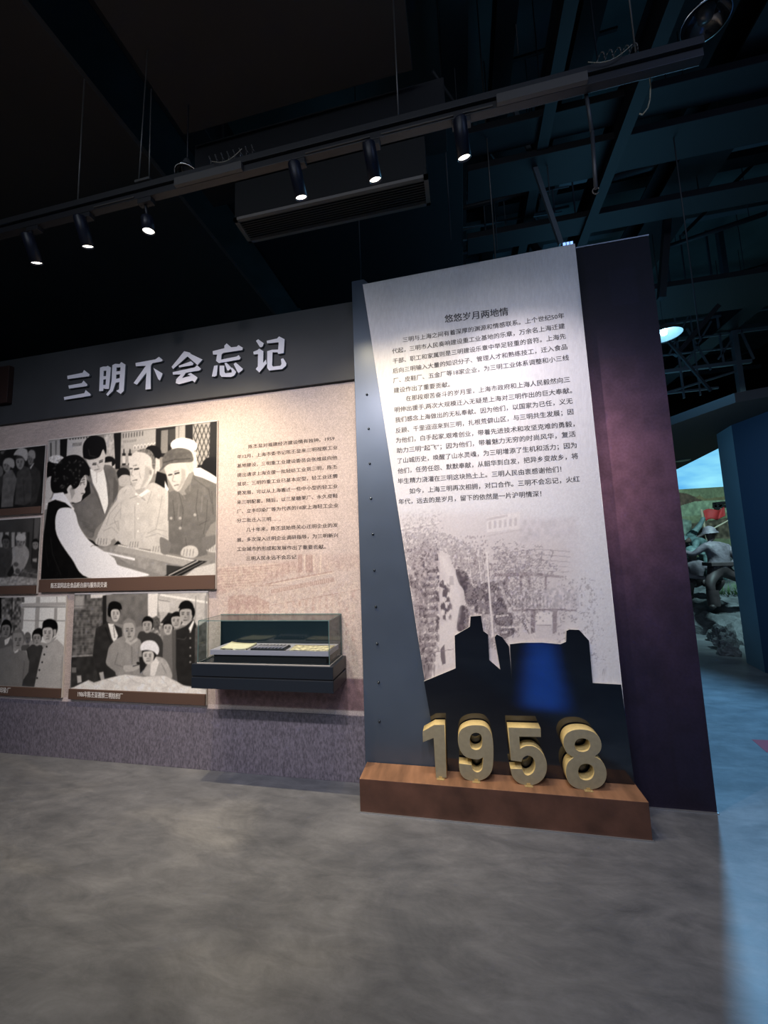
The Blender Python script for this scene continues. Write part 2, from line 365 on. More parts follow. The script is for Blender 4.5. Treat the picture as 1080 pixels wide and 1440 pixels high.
    def build(s, name, mt, parent=None):
        nz, nx = s.X.shape; V = np.stack([s.X.ravel(), np.full(s.X.size, s.Y), s.Z.ravel()], 1)
        i = np.arange(nz-1)[:, None]*nx+np.arange(nx-1)[None, :]
        q = np.stack([i, i+1, i+1+nx, i+nx], -1).reshape(-1, 4)
        up_ = s.zs[1] > s.zs[0]
        if not up_: q = q[:, ::-1]
        me = bpy.data.meshes.new(name); me.vertices.add(len(V)); me.vertices.foreach_set('co', V.ravel())
        me.loops.add(q.size); me.loops.foreach_set('vertex_index', q.ravel().astype(np.int32))
        me.polygons.add(len(q)); me.polygons.foreach_set('loop_start', np.arange(0, q.size, 4, dtype=np.int32)); me.update(calc_edges=True)
        ca = me.color_attributes.new('Col', 'FLOAT_COLOR', 'POINT'); C = np.clip(s.C, 0, 1).reshape(-1, 3)
        lin = np.where(C <= .04045, C/12.92, ((C+.055)/1.055)**2.4)
        ca.data.foreach_set('color', np.concatenate([lin, np.ones((len(lin), 1))], 1).ravel().astype(np.float32))
        return link_mesh(name, me, mt, parent)

# ------------------------------------------------------------------ lettering
def text_lines(name, lines, cv, Y, size_px, mt, parent, bold=.02, proud=.0006, height=None):
    """lines: (string, (x0,y0), (x1,y1)) mid-heights of first and last character"""
    parts = []
    for st, a, b_ in lines:
        A = on_y(*cv(*a), Y); B = on_y(*cv(*b_), Y)
        cu = bpy.data.curves.new('t', 'FONT'); cu.body = st; cu.size = 1; cu.resolution_u = 2
        ob = bpy.data.objects.new('t', cu); COL.objects.link(ob); bpy.context.view_layer.update()
        me = bpy.data.meshes.new_from_object(ob.evaluated_get(bpy.context.evaluated_depsgraph_get()))
        COL.objects.unlink(ob); bpy.data.objects.remove(ob)
        n = len(me.vertices); co = np.zeros(n*3); me.vertices.foreach_get('co', co); co = co.reshape(-1, 3)
        x0, x1 = co[:, 0].min(), co[:, 0].max()
        hz = height
        f = [tuple(p.vertices) for p in me.polygons]
        X = (co[:, 0]-x0)/(x1-x0); zc = A.z+(B.z-A.z)*X
        for kk, (dx, dz) in enumerate(((-bold, 0), (bold, 0), (0, bold*.6))):
            W = np.stack([A.x+(B.x-A.x)*X+dx*hz, np.full(n, Y-proud-kk*.00015), zc+(co[:, 1]-.37)*hz+dz*hz], 1)
            parts.append((W, f))
        bpy.data.meshes.remove(me)
    V, Fc, o = [], [], 0
    for W, f in parts:
        V += W.tolist(); Fc += [tuple(i+o for i in q) for q in f]; o += len(W)
    me = bpy.data.meshes.new(name); me.from_pydata(V, [], Fc); me.update()
    return link_mesh(name, me, mt, parent)
def outline_solid(name, loops, cv, Y, depth, mats, parent=None, bev=.0015):
    """extruded solid from closed outlines (even-odd holes); front face at y=Y"""
    cu = bpy.data.curves.new('c', 'CURVE'); cu.dimensions = '2D'; cu.fill_mode = 'BOTH'; cu.extrude = depth/2-bev; cu.bevel_depth = bev; cu.bevel_resolution = 0
    for lp in loops:
        P = [on_y(*cv(*p), Y) for p in lp]
        sp = cu.splines.new('POLY'); sp.points.add(len(P)-1); sp.use_cyclic_u = True
        for i, p in enumerate(P): sp.points[i].co = (p.x, p.z, 0, 1)
    ob = bpy.data.objects.new('c', cu); COL.objects.link(ob); bpy.context.view_layer.update()
    me = bpy.data.meshes.new_from_object(ob.evaluated_get(bpy.context.evaluated_depsgraph_get()))
    COL.objects.unlink(ob); bpy.data.objects.remove(ob)
    me.transform(Matrix(((1,0,0,0),(0,0,-1,Y+depth/2),(0,1,0,0),(0,0,0,1)))); me.name = name; me.materials.clear(); me.update()
    o = link_mesh(name, me, mats, parent)
    if isinstance(mats, (list, tuple)):
        for p in me.polygons: p.material_index = 0 if abs(p.normal.y) > .8 else 1
    return o
def mixed_loop(items, sub=5):
    """items: (x,y) smooth or (x,y,1) corner; starts with a corner if any"""
    n = len(items); pts = [np.array(i[:2], float) for i in items]; cor = [len(i) > 2 for i in items]; out = []
    for i in range(n):
        j = (i+1) % n; p1, p2 = pts[i], pts[j]
        if cor[i] and cor[j]: out.append(tuple(p1)); continue
        p0 = p1*2-p2 if cor[i] else pts[i-1]; p3 = p2*2-p1 if cor[j] else pts[(j+1) % n]
        if cor[i]: p0 = p1
        if cor[j]: p3 = p2
        for k in range(sub):
            t = k/sub; out.append(tuple(.5*((2*p1)+(-p0+p2)*t+(2*p0-5*p1+4*p2-p3)*t*t+(-p0+3*p1-3*p2+p3)*t**3)))
    return out

#@@STRUCTURE
# ================================================================== SETTING
MB().quad((-9,-6,0),(9,-6,0),(9,14,0),(-9,14,0)).build('floor', M['floor'])['kind'] = 'structure'
WY = 2.617
MB().box(-7.5, -.69, 2.632, 2.95, 0, 3.38).build('wall_back', M['black'])['kind'] = 'structure'
MB().box(-.69, 1.296, 2.622, 2.95, 0, 3.5).build('wall_end', M['black'])['kind'] = 'structure'
sk = MB().box(-7.5, -.692, WY, 2.632, .0, .42, .002).build('baseboard_back', M['skirt']); sk['kind'] = 'structure'
MB().box(-9, -8.9, -6, 14, 0, 7.2).build('wall_left', M['black'])['kind'] = 'structure'
MB().box(-9, 9, -6.1, -6, 0, 7.2).build('wall_front', M['black'])['kind'] = 'structure'
MB().box(-9, 9, 13.9, 14, 0, 7.2).build('wall_far', M['black'])['kind'] = 'structure'
MB().box(9, 9.1, -6, 14, 0, 7.2).build('wall_outer', M['black'])['kind'] = 'structure'
MB().box(-9, 9, -6, 14, 7.2, 7.3).build('ceiling', M['deck'])['kind'] = 'structure'

# purple partition face (printed, warm light pool and dimmed top and foot painted in), with slim metal strip on top
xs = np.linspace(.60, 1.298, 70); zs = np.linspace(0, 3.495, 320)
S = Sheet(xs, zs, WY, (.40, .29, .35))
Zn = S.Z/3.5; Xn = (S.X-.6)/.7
painted_pool = np.exp(-((S.Z-1.95)/.72)**2)*np.clip(1.25-Xn*.9, .2, 1)
S.C = np.array([.17, .14, .22])+painted_pool[..., None]*np.array([.50, .32, .29])
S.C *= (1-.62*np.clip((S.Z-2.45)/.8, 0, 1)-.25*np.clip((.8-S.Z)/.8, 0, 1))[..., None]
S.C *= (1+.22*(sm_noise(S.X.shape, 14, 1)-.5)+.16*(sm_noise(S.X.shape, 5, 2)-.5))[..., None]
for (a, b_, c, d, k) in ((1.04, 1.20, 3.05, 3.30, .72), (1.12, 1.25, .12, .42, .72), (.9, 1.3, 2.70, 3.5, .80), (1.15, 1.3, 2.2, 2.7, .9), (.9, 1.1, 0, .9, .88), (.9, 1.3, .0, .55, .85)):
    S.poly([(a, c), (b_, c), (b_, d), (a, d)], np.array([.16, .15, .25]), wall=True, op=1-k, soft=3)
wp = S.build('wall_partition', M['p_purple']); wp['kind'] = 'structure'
MB().box(.83, 1.298, 2.612, 2.64, 3.497, 3.505).build('trim_1', M['metal_strip'])['kind'] = 'structure'
MB().box(.86, 1.302, 2.606, 2.617, 0, .006).build('trim_2', M['metal_strip'])['kind'] = 'structure'

# ================================================================== LEFT DISPLAY WALL
# big etched mural sheet
xs = np.concatenate([np.arange(-4.6, -2.0, .02), np.arange(-2.0, -.696, .0052), [-.694]]); zs = np.arange(.42, 2.785, .0065)
S = Sheet(xs, zs, 2.628, (.80, .74, .71)); S.cv = crop(300, 780, 4.909)
D1 = (.70, .60, .57); D2 = (.64, .53, .50); Lt = (.86, .80, .74)
n = sm_noise(S.X.shape, 30, 5); S.C *= (1-.05*n)[..., None]
# printed pattern of old factory roofs, only faint
S.poly([(20,95),(300,70),(570,40),(580,110),(380,180),(150,240),(20,270)], D1, op=.6, soft=8, nz=(.12, 4))
S.poly([(580,0),(1020,0),(1020,90),(830,110),(560,160)], D1, op=.28, soft=10, nz=(.12, 4))
for x in (585, 600, 640, 655, 672): S.poly([(x,0),(x+12,0),(x+14,120),(x,124)], D2, op=.6)
for x in (625, 690, 735): S.poly([(x,0),(x+9,0),(x+9,112),(x,116)], Lt, op=.8)
for k in range(9): S.line([(25, 92+k*18), (450-k*18, 62+k*19)], 5 if k % 3 else 8, Lt, op=.6)
for k in range(26): S.line([(60+k*19, 95-k*1.5), (60+k*19+random.randint(-2, 2), 200-k*1)], 4, Lt if k % 2 else D2, op=.4)
S.poly([(100,290),(200,275),(300,290),(385,330),(385,442),(100,442)], D1, op=.8, soft=3)
S.line([(360,205),(560,165),(830,115)], 8, D2, op=.7); S.line([(360,215),(560,175),(830,122)], 6, Lt, op=.8)
S.poly([(400,240),(830,155),(838,185),(400,268)], D2, op=.55)
for k in range(30): S.line([(410+k*14, 242-k*2.8), (410+k*14, 262-k*2.7)], 4, Lt, op=.7)
S.line([(200,215),(930,207)], 2.5, D2, op=.5)
S.line([(400,350),(620,310),(1010,240)], 5, D2, op=.6)
for k in range(12):
    x = 440+k*46; y = 345-k*8
    for r_ in range(10):
        if random.random() < .8: S.poly([(x+10, y+r_*52), (x+28, y-3+r_*52), (x+28, y+36+r_*50), (x+10, y+38+r_*50)], D2, op=random.uniform(.25, .6), nz=(.2, 3))
for k in range(14): S.line([(330, 480+k*42), (1020, 400+k*43)], 4, Lt, op=.5)
for k in range(20): S.line([(20, 300+k*28), (330, 280+k*30)], 3, D2, op=.28)
mono = Sheet(S.xs, S.zs, S.Y, 0.); mono.cv = S.cv
mono.poly([(20,60),(1020,20),(1020,1100),(20,1100)], (.46,)*3, soft=30); mono.poly([(380,180),(1020,90),(1020,160),(380,260)], (.25,)*3, soft=8)
S.halftone(mono.C[..., 0], D2, 2.0, 31, .22); S.halftone(mono.C[..., 0], Lt, 1.8, 41, .4)
S.grain(.06, 1.5)
# rose field below the showcase, pale strip under it
S.poly([(-1.832,.452),(-.69,.452),(-.69,.660),(-1.832,.660)], (.56,.46,.48), wall=True, soft=.6, nz=(.12, 4))
S.poly([(-1.832,.452),(-1.80,.452),(-1.81,.66),(-1.832,.66)], (.72,.64,.63), wall=True, soft=4)
S.poly([(-4.6,.415),(-.69,.415),(-.69,.450),(-4.6,.450)], (.86,.81,.80), wall=True, soft=.6)
S.poly([(-.712,.42),(-.694,.42),(-.694,2.8),(-.712,2.8)], (.72,.64,.48), wall=True, soft=1)
mur = S.build('mural_sheet', M['p_mural'])
tag(mur, 'large beige etched mural sheet covering the left display wall', 'mural')

# dark header with raised heading letters
hd = empty('header_board', (-2.4, WY, 2.77), 'dark grey header board with raised white heading letters above the mural', 'header board')
MB().box(-7.5, -.692, 2.602, 2.632, 2.775, 3.38, .002).build('board', M['header'], hd)
h1 = crop(80, 460, 6.353); h2 = crop(240, 460, 6.353); LY = 2.582
glyphs = [
 (h1, [[(92,435),(230,408),(242,383),(292,422),(288,438),(95,465)], [(102,522),(222,500),(238,477),(272,512),(268,527),(108,550)], [(62,625),(245,590),(257,562),(302,600),(296,614),(66,650)]]),
 (h1, [[(385,362),(412,352),(440,352),(455,345),(482,362),(465,552),(430,552),(418,545),(412,570),(378,572)], [(418,390),(442,388),(438,437),(415,438)], [(415,468),(438,465),(435,515),(412,517)],
       [(495,340),(520,328),(560,330),(575,312),(612,335),(597,570),(570,598),(530,570),(555,555),(558,490),(525,497),(500,570),(455,615),(440,600),(475,555),(488,480)], [(532,362),(568,358),(566,392),(531,396)], [(530,425),(563,420),(561,455),(528,462)]]),
 (h1, [[(702,320),(880,288),(912,265),(946,296),(930,308),(852,322),(838,345),(838,552),(790,558),(800,405),(715,515),(685,500),(795,345),(705,350)], [(862,365),(945,415),(920,478),(905,465)]]),
 (h2, [[(8,355),(120,215),(172,228),(180,240),(285,290),(240,340),(150,262),(55,345),(22,375)], [(72,345),(180,305),(205,325),(195,340),(75,360)],
       [(18,402),(215,360),(235,340),(272,372),(255,388),(135,408),(100,455),(180,435),(150,420),(180,408),(240,450),(215,495),(195,478),(75,510),(45,500),(50,465),(92,422),(20,424)]]),
 (h2, [[(375,215),(480,188),(480,165),(500,145),(540,180),(590,175),(605,160),(645,185),(640,205),(470,230),(455,245),(450,290),(590,262),(608,250),(625,275),(612,290),(430,322),(405,300),(415,245),(378,245)],
       [(388,345),(420,340),(412,430),(395,442),(368,440),(372,420)], [(437,345),(478,345),(480,400),(490,412),(545,405),(545,385),(530,370),(548,360),(585,400),(570,430),(540,445),(455,445),(438,425)],
       [(480,320),(500,318),(540,360),(520,388),(505,385)], [(562,330),(580,315),(645,372),(640,385),(610,408),(600,405)]]),
 (h2, [[(762,122),(782,108),(832,145),(822,172),(808,180),(795,175)], [(738,220),(775,205),(790,192),(828,215),(825,320),(850,290),(858,325),(792,405),(760,375),(778,350),(780,240),(742,245)],
       [(857,122),(950,102),(968,83),(1018,108),(1010,232),(960,240),(955,225),(910,225),(905,340),(915,352),(980,345),(990,330),(985,285),(1005,278),(1035,325),(1030,345),(995,375),(880,388),(862,365),(862,215),(905,202),(960,200),(965,135),(862,145)]]),
]
for cv, loops in glyphs:
    outline_solid('raised_letter', loops, cv, LY, .019, [M['letter'], M['letter_side']], hd, .0006)
# dark reddish panel at the far left of the header
pr = on_y(-6, 515, 2.56); MB().box(pr.x-.5, on_y(13, 540, 2.57).x, 2.56, 2.6015, on_y(6, 567, 2.57).z, 3.30, .003).build('side_panel', M['brownred'])
tag(bpy.data.objects['side_panel'], 'dark reddish panel fixed at the far left end of the header', 'panel')

# body text printed on the mural
cvL = crop(300, 590, 4.909)
TL = [("陈丕显对福建经济建设情有独钟。1959",(243,188),(836,130)),("年12月，上海市委书记陈丕显来三明视察工业",(165,258),(857,192)),("基地建设，三明重工业建设委员会张维兹向他",(165,320),(855,262)),
("提出请求上海支援一批轻纺工业到三明，陈丕",(165,385),(855,325)),("显说：三明的重工业已基本定型，轻工业还需",(165,446),(857,390)),("要发展，可以从上海搬迁一些中小型的轻工业",(165,508),(858,460)),
("来三明配套。随后，以三星糖果厂、永久皮鞋",(163,573),(858,525)),("厂、立丰印染厂等为代表的18家上海轻工企业",(163,635),(863,592)),("分二批迁入三明……",(163,697),(467,684)),
("几十年来，陈丕显始终关心迁明企业的发",(228,762),(860,728)),("展，多次深入迁明企业调研指导，为三明新兴",(163,832),(863,798)),("工业城市的形成和发展作出了重要贡献。",(163,895),(775,878)),("三明人民永远不会忘记",(228,960),(573,948))]
text_lines('body_text', TL, cvL, 2.628, 0, M['ink'], mur, bold=.022, height=.0335)

# ------------------------------------------------------------------ framed photographs
def photo(label, corners, Y, cap_corners, res, bg, paint, caption=None, cap_h=.03):
    P = [on_y(*c, Y) for c in corners]; x0 = (P[0].x+P[3].x)/2; x1 = (P[1].x+P[2].x)/2; z1 = (P[0].z+P[1].z)/2; z0 = (P[2].z+P[3].z)/2
    zb = (on_y(*cap_corners[0], Y).z+on_y(*cap_corners[1], Y).z)/2
    r = empty('mounted_photograph', ((x0+x1)/2, Y, zb), label, 'photograph', 'mounted photographs on the mural wall')
    MB().box(x0-.003, x1+.003, Y+.001, 2.6276, zb-.002, z1+.009, .001).build('white_mount', M['mount'], r)
    cs = MB().box(x0, x1, Y-.012, Y+.001, zb, z0-.001, .002).build('caption_strip', M['cap_brown'], r)
    nx = int((x1-x0)/res); nz_n = int((z1-z0)/res)
    S = Sheet(np.linspace(x0, x1, nx), np.linspace(z0, z1, nz_n), Y-.0005, bg); paint(S); S.C = np.clip((S.C-.42)*1.18+.44, .02, .94); S.blur(); S.grain(.05, 1.3)
    S.build('print', M['p_photo'], r)
    if caption: text_lines('caption_lettering', caption, ident, Y-.0125, 0, M['white_txt'], cs, bold=.03, height=cap_h)
    return r, (x0, x1, z0, z1)

def paint_big(S):
    a = crop(0, 590, 3.375); S.cv = a; P, E, Ln = S.poly, S.ell, S.line
    P([(228,105),(285,95),(285,190),(228,190)], .62); P([(238,110),(245,110),(245,180),(238,180)], .3); P([(262,100),(270,100),(268,175),(262,175)], .42)
    P([(285,95),(320,90),(315,180),(285,180)], .1)
    P([(320,92),(430,80),(400,178),(316,180)], .70)
    for k in range(7): Ln([(332+k*13,96-k*1.2),(334+k*13,90-k*1.2)], 6, .15)
    for k in range(6): Ln([(346+k*7.5,128-k),(348+k*7.5,112-k)], 3, .25)
    P([(495,72),(540,66),(552,230),(500,230)], .66, nz=(.15,4))
    P([(540,66),(575,62),(570,235),(548,235)], .09)
    P([(575,62),(745,44),(740,220),(572,235)], .60, nz=(.08,6))
    P([(590,62),(740,46),(735,130),(590,150)], .64)
    for k, x in enumerate(range(585, 680, 13)): Ln([(x,88-k*1.6),(x+1,66-k*1.6)], 4, .28); Ln([(x-4,77-k*1.5),(x+3,77-k*1.5)], 3, .35, op=.6 if k%2 else 0)
    for k in range(8): Ln([(588+k*8,112-k),(589+k*8,100-k)], 2.5, .4)
    for k in range(7): E(640+k*16, 132-k*2, 7, 12, .8); E(640+k*16, 134-k*2, 4, 8, .5)
    for x in (588, 617):
        Ln([(x,140),(x,160)], 5, .12); P([(x-8,160),(x+8,160),(x+9,218),(x-9,218)], .14); P([(x-8,172),(x+8,172),(x+8,208),(x-8,208)], .75)
    P([(572,218),(660,212),(660,240),(572,240)], .45)
    P([(740,44),(880,26),(876,170),(738,180)], .14)
    P([(765,52),(798,48),(796,160),(762,160)], .48); P([(800,48),(832,42),(830,110),(800,120)], .25)
    P([(833,33),(880,26),(877,120),(832,125)], .62); P([(846,30),(852,30),(850,120),(844,120)], .5)
    P([(880,26),(1030,6),(1028,260),(880,240)], .13)
    P([(915,22),(998,12),(992,215),(915,215)], .58)
    for k in range(5):
        x = 918+k*20
        for r_ in range(4): Ln([(x,22+r_*55),(x+10,50+r_*55)], 3.2, .15); Ln([(x+20,22+r_*55),(x+10,50+r_*55)], 3.2, .15); Ln([(x+10,50+r_*55),(x,77+r_*55)], 3.2, .15); Ln([(x+10,50+r_*55),(x+20,77+r_*55)], 3.2, .15)
    P([(965,200),(985,182),(1012,178),(1030,190),(1030,290),(960,240)], .05, smooth=True)
    # worker in white cap behind
    P([(915,232),(950,228),(990,250),(1030,275),(1030,310),(925,270)], .93); P([(905,155),(930,150),(938,225),(918,235)], .72)
    E(873,123,64,36,.93, rot=4); P([(812,138),(880,148),(935,158),(930,165),(820,150)], .75)
    # second row heads
    E(725,160,42,38,.07); P([(738,180),(758,190),(760,240),(735,260)], .72); P([(745,245),(790,260),(800,345),(760,330),(735,300)], .10); P([(782,290),(800,330),(795,350),(782,330)], .9)
    E(518,200,30,26,.08); P([(495,205),(530,200),(532,225),(495,225)], .70); E(585,258,32,30,.12); P([(562,282),(585,262),(618,270),(616,310),(570,315)], .66, smooth=True); Ln([(600,268),(560,290)], 5, .7, op=.5)
    # people at far left
    E(248,240,34,46,.07, nz=(.4,4)); P([(218,300),(232,272),(256,275),(252,330),(240,372),(216,366)], .72, smooth=True)
    E(268,188,36,20,.80, nz=(.2,3)); P([(214,370),(240,378),(260,360),(235,420),(210,430)], .72)
    # young man in open jacket
    P([(425,222),(495,215),(530,222),(556,262),(562,330),(520,420),(500,470),(455,520),(440,560),(400,540),(345,420),(400,330),(418,290)], .40, smooth=True, nz=(.08,8))
    P([(427,235),(490,222),(505,300),(515,400),(497,450),(465,350),(440,300)], .86)
    Ln([(490,225),(520,320),(512,420)], 4, .3, op=.6); Ln([(425,290),(470,380),(495,450)], 4, .28, op=.7); Ln([(460,240),(458,300)], 2, .6)
    P([(540,270),(560,300),(560,350),(535,400)], .33)
    for k in range(4): Ln([(380+k*12,480+k*14),(430+k*6,500+k*12)], 2.5, .27, op=.6)
    P([(398,165),(410,190),(420,215),(440,240),(465,252),(488,238),(498,195),(495,150),(470,140)], .74, smooth=True)
    P([(395,175),(395,120),(420,84),(455,76),(492,90),(505,130),(503,165),(495,150),(488,142),(470,178),(430,190),(408,186)], .06, smooth=True); Ln([(420,140),(425,170),(455,178)], 5, .28, op=.5)
    Ln([(440,208),(458,206)], 4, .3); Ln([(470,198),(490,190)], 4, .3); Ln([(438,214),(458,213)], 5, .2); Ln([(470,205),(488,198)], 5, .2); Ln([(462,212),(466,226),(472,226)], 2.5, .5); Ln([(448,240),(474,234)], 3, .38); Ln([(410,198),(414,214)], 4, .5)
    # elderly man in pale shirt
    P([(560,350),(620,310),(660,340),(720,300),(770,320),(797,350),(800,480),(805,560),(800,620),(560,585),(565,480)], .70, smooth=True, nz=(.04,9))
    P([(565,352),(555,380),(520,430),(480,510),(462,560),(500,585),(560,545),(570,470)], .69, smooth=True)
    for q in (((575,420),(540,470),(560,520)), ((560,400),(520,450),(505,500)), ((520,500),(560,480),(565,530)), ((490,530),(530,510),(560,540)), ((600,330),(590,350)), ((660,350),(690,385)), ((720,340),(700,400)), ((770,360),(755,450),(740,520)), ((700,540),(740,520),(790,530)), ((690,560),(750,540),(795,560)), ((640,400),(640,580)), ((575,390),(572,470))): Ln(list(q), 3, .50, op=.6)
    for y in (400, 470, 530): E(655, y, 4, 4, .86)
    P([(618,250),(612,215),(622,175),(650,148),(690,142),(722,160),(735,200),(730,250),(715,290),(690,322),(660,338),(635,325),(622,290)], .74, smooth=True)
    P([(650,150),(685,138),(718,150),(737,190),(735,235),(722,225),(718,185),(690,160)], .42, smooth=True, nz=(.3,2)); E(712,248,12,20,.70); E(714,250,6,12,.52)
    Ln([(630,220),(650,216)], 3.5, .42); Ln([(616,233),(630,233)], 6, .20); Ln([(636,237),(660,232)], 7, .18); P([(618,300),(650,296),(640,318),(625,318)], .60, op=.6); P([(690,220),(712,230),(705,280),(680,320),(664,332),(684,280)], .56, op=.6, soft=4); Ln([(628,240),(622,262),(632,268)], 3, .5); Ln([(628,290),(652,286)], 4, .35); Ln([(660,250),(668,280)], 3, .58); Ln([(618,250),(616,290),(640,332)], 2.5, .5, op=.6)
    P([(640,335),(690,322),(670,360),(655,352)], .62); P([(645,345),(657,358),(700,330),(712,340),(665,372),(640,356)], .84); Ln([(615,375),(655,360),(690,385)], 2.5, .45, op=.7)
    # man in peaked cap
    P([(800,345),(850,330),(915,262),(960,275),(1028,305),(1027,480),(1000,500),(975,545),(985,640),(930,655),(800,635)], .40, smooth=False, nz=(.06,8))
    for q in (((920,280),(990,330),(1005,400)), ((940,330),(930,420),(940,480)), ((985,380),(980,470),(965,545)), ((850,350),(870,430),(860,520)), ((820,380),(830,480)), ((880,560),(890,640)), ((1005,340),(1012,450)), ((800,360),(798,480)), ((945,500),(985,480))): Ln(list(q), 3, .24, op=.6)
    for q in (((865,350),(880,380)), ((905,290),(900,340)), ((960,360),(955,440)), ((850,400),(845,480))): Ln(list(q), 5, .52, op=.5)
    for (x, y) in ((855,468),(855,515),(925,452),(812,468)): E(x, y, 7, 7, .62)
    P([(778,220),(795,212),(880,198),(912,208),(905,262),(880,305),(855,340),(830,335),(808,300),(792,270)], .70, smooth=True)
    P([(880,200),(915,200),(920,250),(895,245)], .66); P([(898,255),(920,250),(905,300),(870,345),(850,345)], .52)
    P([(770,222),(772,180),(800,148),(850,134),(900,145),(916,175),(912,200),(850,205),(800,212),(765,242),(757,238)], .34, smooth=True, nz=(.12,5)); Ln([(775,205),(830,190),(905,185)], 4, .17, op=.7)
    Ln([(798,264),(818,260)], 6, .20); Ln([(828,258),(852,252)], 7, .18); P([(860,230),(880,240),(880,290),(850,332),(840,334),(862,290)], .52, op=.6, soft=4); Ln([(824,262),(818,292),(834,296)], 3, .48); Ln([(826,314),(850,308)], 4, .36); Ln([(825,248),(850,242)], 3, .42); Ln([(862,280),(858,310)], 3, .55)
    P([(845,340),(870,330),(885,355),(865,360)], .52)
    # counter, glass and hands
    P([(405,560),(470,590),(800,650),(1022,668),(1022,740),(780,742),(430,640)], .50, nz=(.08,8))
    P([(470,612),(560,655),(640,700),(700,742),(790,740),(800,690),(640,640),(560,600)], .55, nz=(.08,6))
    P([(495,626),(640,658),(640,670),(492,634)], .90); P([(560,595),(920,672),(880,698),(540,622)], .60); Ln([(560,596),(930,672)], 4, .85)
    P([(560,670),(780,742),(700,742),(590,700)], .50); P([(790,690),(880,700),(790,738)], .22)
    P([(400,560),(440,575),(470,600),(440,600)], .12); P([(560,575),(575,590),(540,596)], .08)
    P([(780,742),(925,668),(985,672),(920,708),(860,742)], .14); Ln([(800,740),(940,670)], 5, .70); Ln([(830,742),(965,674)], 3, .5); P([(925,705),(1022,680),(1022,740),(880,742)], .72)
    for (x, y, s_) in ((490,575,1.), (640,590,.9), (750,612,.9), (900,628,1.1), (1010,610,.8)):
        P([(x-36*s_,y+15*s_),(x-30*s_,y-15*s_),(x,y-28*s_),(x+30*s_,y-18*s_),(x+36*s_,y+12*s_),(x+10*s_,y+26*s_)], .70, smooth=True)
        for k in range(4): Ln([(x-22*s_+k*13*s_,y-12*s_),(x-28*s_+k*14*s_,y+18*s_)], 3, .40, op=.8)
    P([(760,560),(800,575),(812,600),(795,640),(765,630)], .44, smooth=True)
    P([(960,560),(1028,545),(1026,590),(985,620),(955,600)], .42)
    # shop assistant seen from behind: curls, profile, waistcoat and sleeve
    P([(340,400),(375,395),(430,350),(425,300),(400,270),(380,330)], .10)
    P([(215,400),(262,378),(320,395),(352,420),(352,430),(250,430)], .84)
    P([(325,300),(360,265),(400,262),(412,290),(410,315),(402,330),(405,345),(392,360),(385,385),(360,396),(335,392),(325,420),(300,400),(310,350)], .76, smooth=True)
    Ln([(382,300),(402,296)], 4, .3); Ln([(386,290),(404,284)], 3, .28); Ln([(385,352),(398,350)], 4, .35); P([(330,330),(350,310),(356,350),(340,380)], .60)
    P([(250,345),(240,300),(250,250),(278,205),(315,175),(365,168),(400,190),(425,230),(424,268),(405,262),(385,285),(372,315),(350,330),(335,310),(318,330),(320,350),(290,352)], .07, smooth=True)
    r = random.Random(4)
    for k in range(55):
        x, y = r.uniform(255, 412), r.uniform(190, 335)
        if (x-335)**2/85**2+(y-255)**2/80**2 < 1: E(x, y, r.uniform(4, 8), r.uniform(3, 5), r.uniform(.2, .45), rot=r.uniform(0, 180), op=.5)
    P([(256,350),(300,345),(345,415),(335,424),(290,385),(245,382)], .90)
    P([(228,395),(262,380),(310,395),(340,420),(270,440),(262,520),(300,600),(360,680),(415,752),(194,758),(205,560)], .07, smooth=False, nz=(.2,6))
    Ln([(240,560),(250,640),(290,740)], 5, .16, op=.6); Ln([(215,600),(230,700)], 4, .14, op=.6)
    P([(290,420),(335,420),(358,445),(375,505),(410,560),(455,600),(545,660),(560,690),(640,715),(700,742),(425,752),(340,660),(275,560),(262,490),(270,440)], .92, smooth=True)
    Ln([(545,660),(560,690)], 3, .45); Ln([(455,600),(440,596),(430,605)], 3, .5)
cap1 = [("陈丕显同志在食品柜台前与服务员交谈", (71.8,823.6), (150.5,822.2))]
photo('large mounted photograph of three men and a shop assistant at a glass counter', [(68.7,620),(305.3,591.6),(302.8,808.5),(56.8,815)], 2.612, [(55.5,833),(302.8,828)], .0042, (.5,.49,.47), paint_big, cap1, .046)

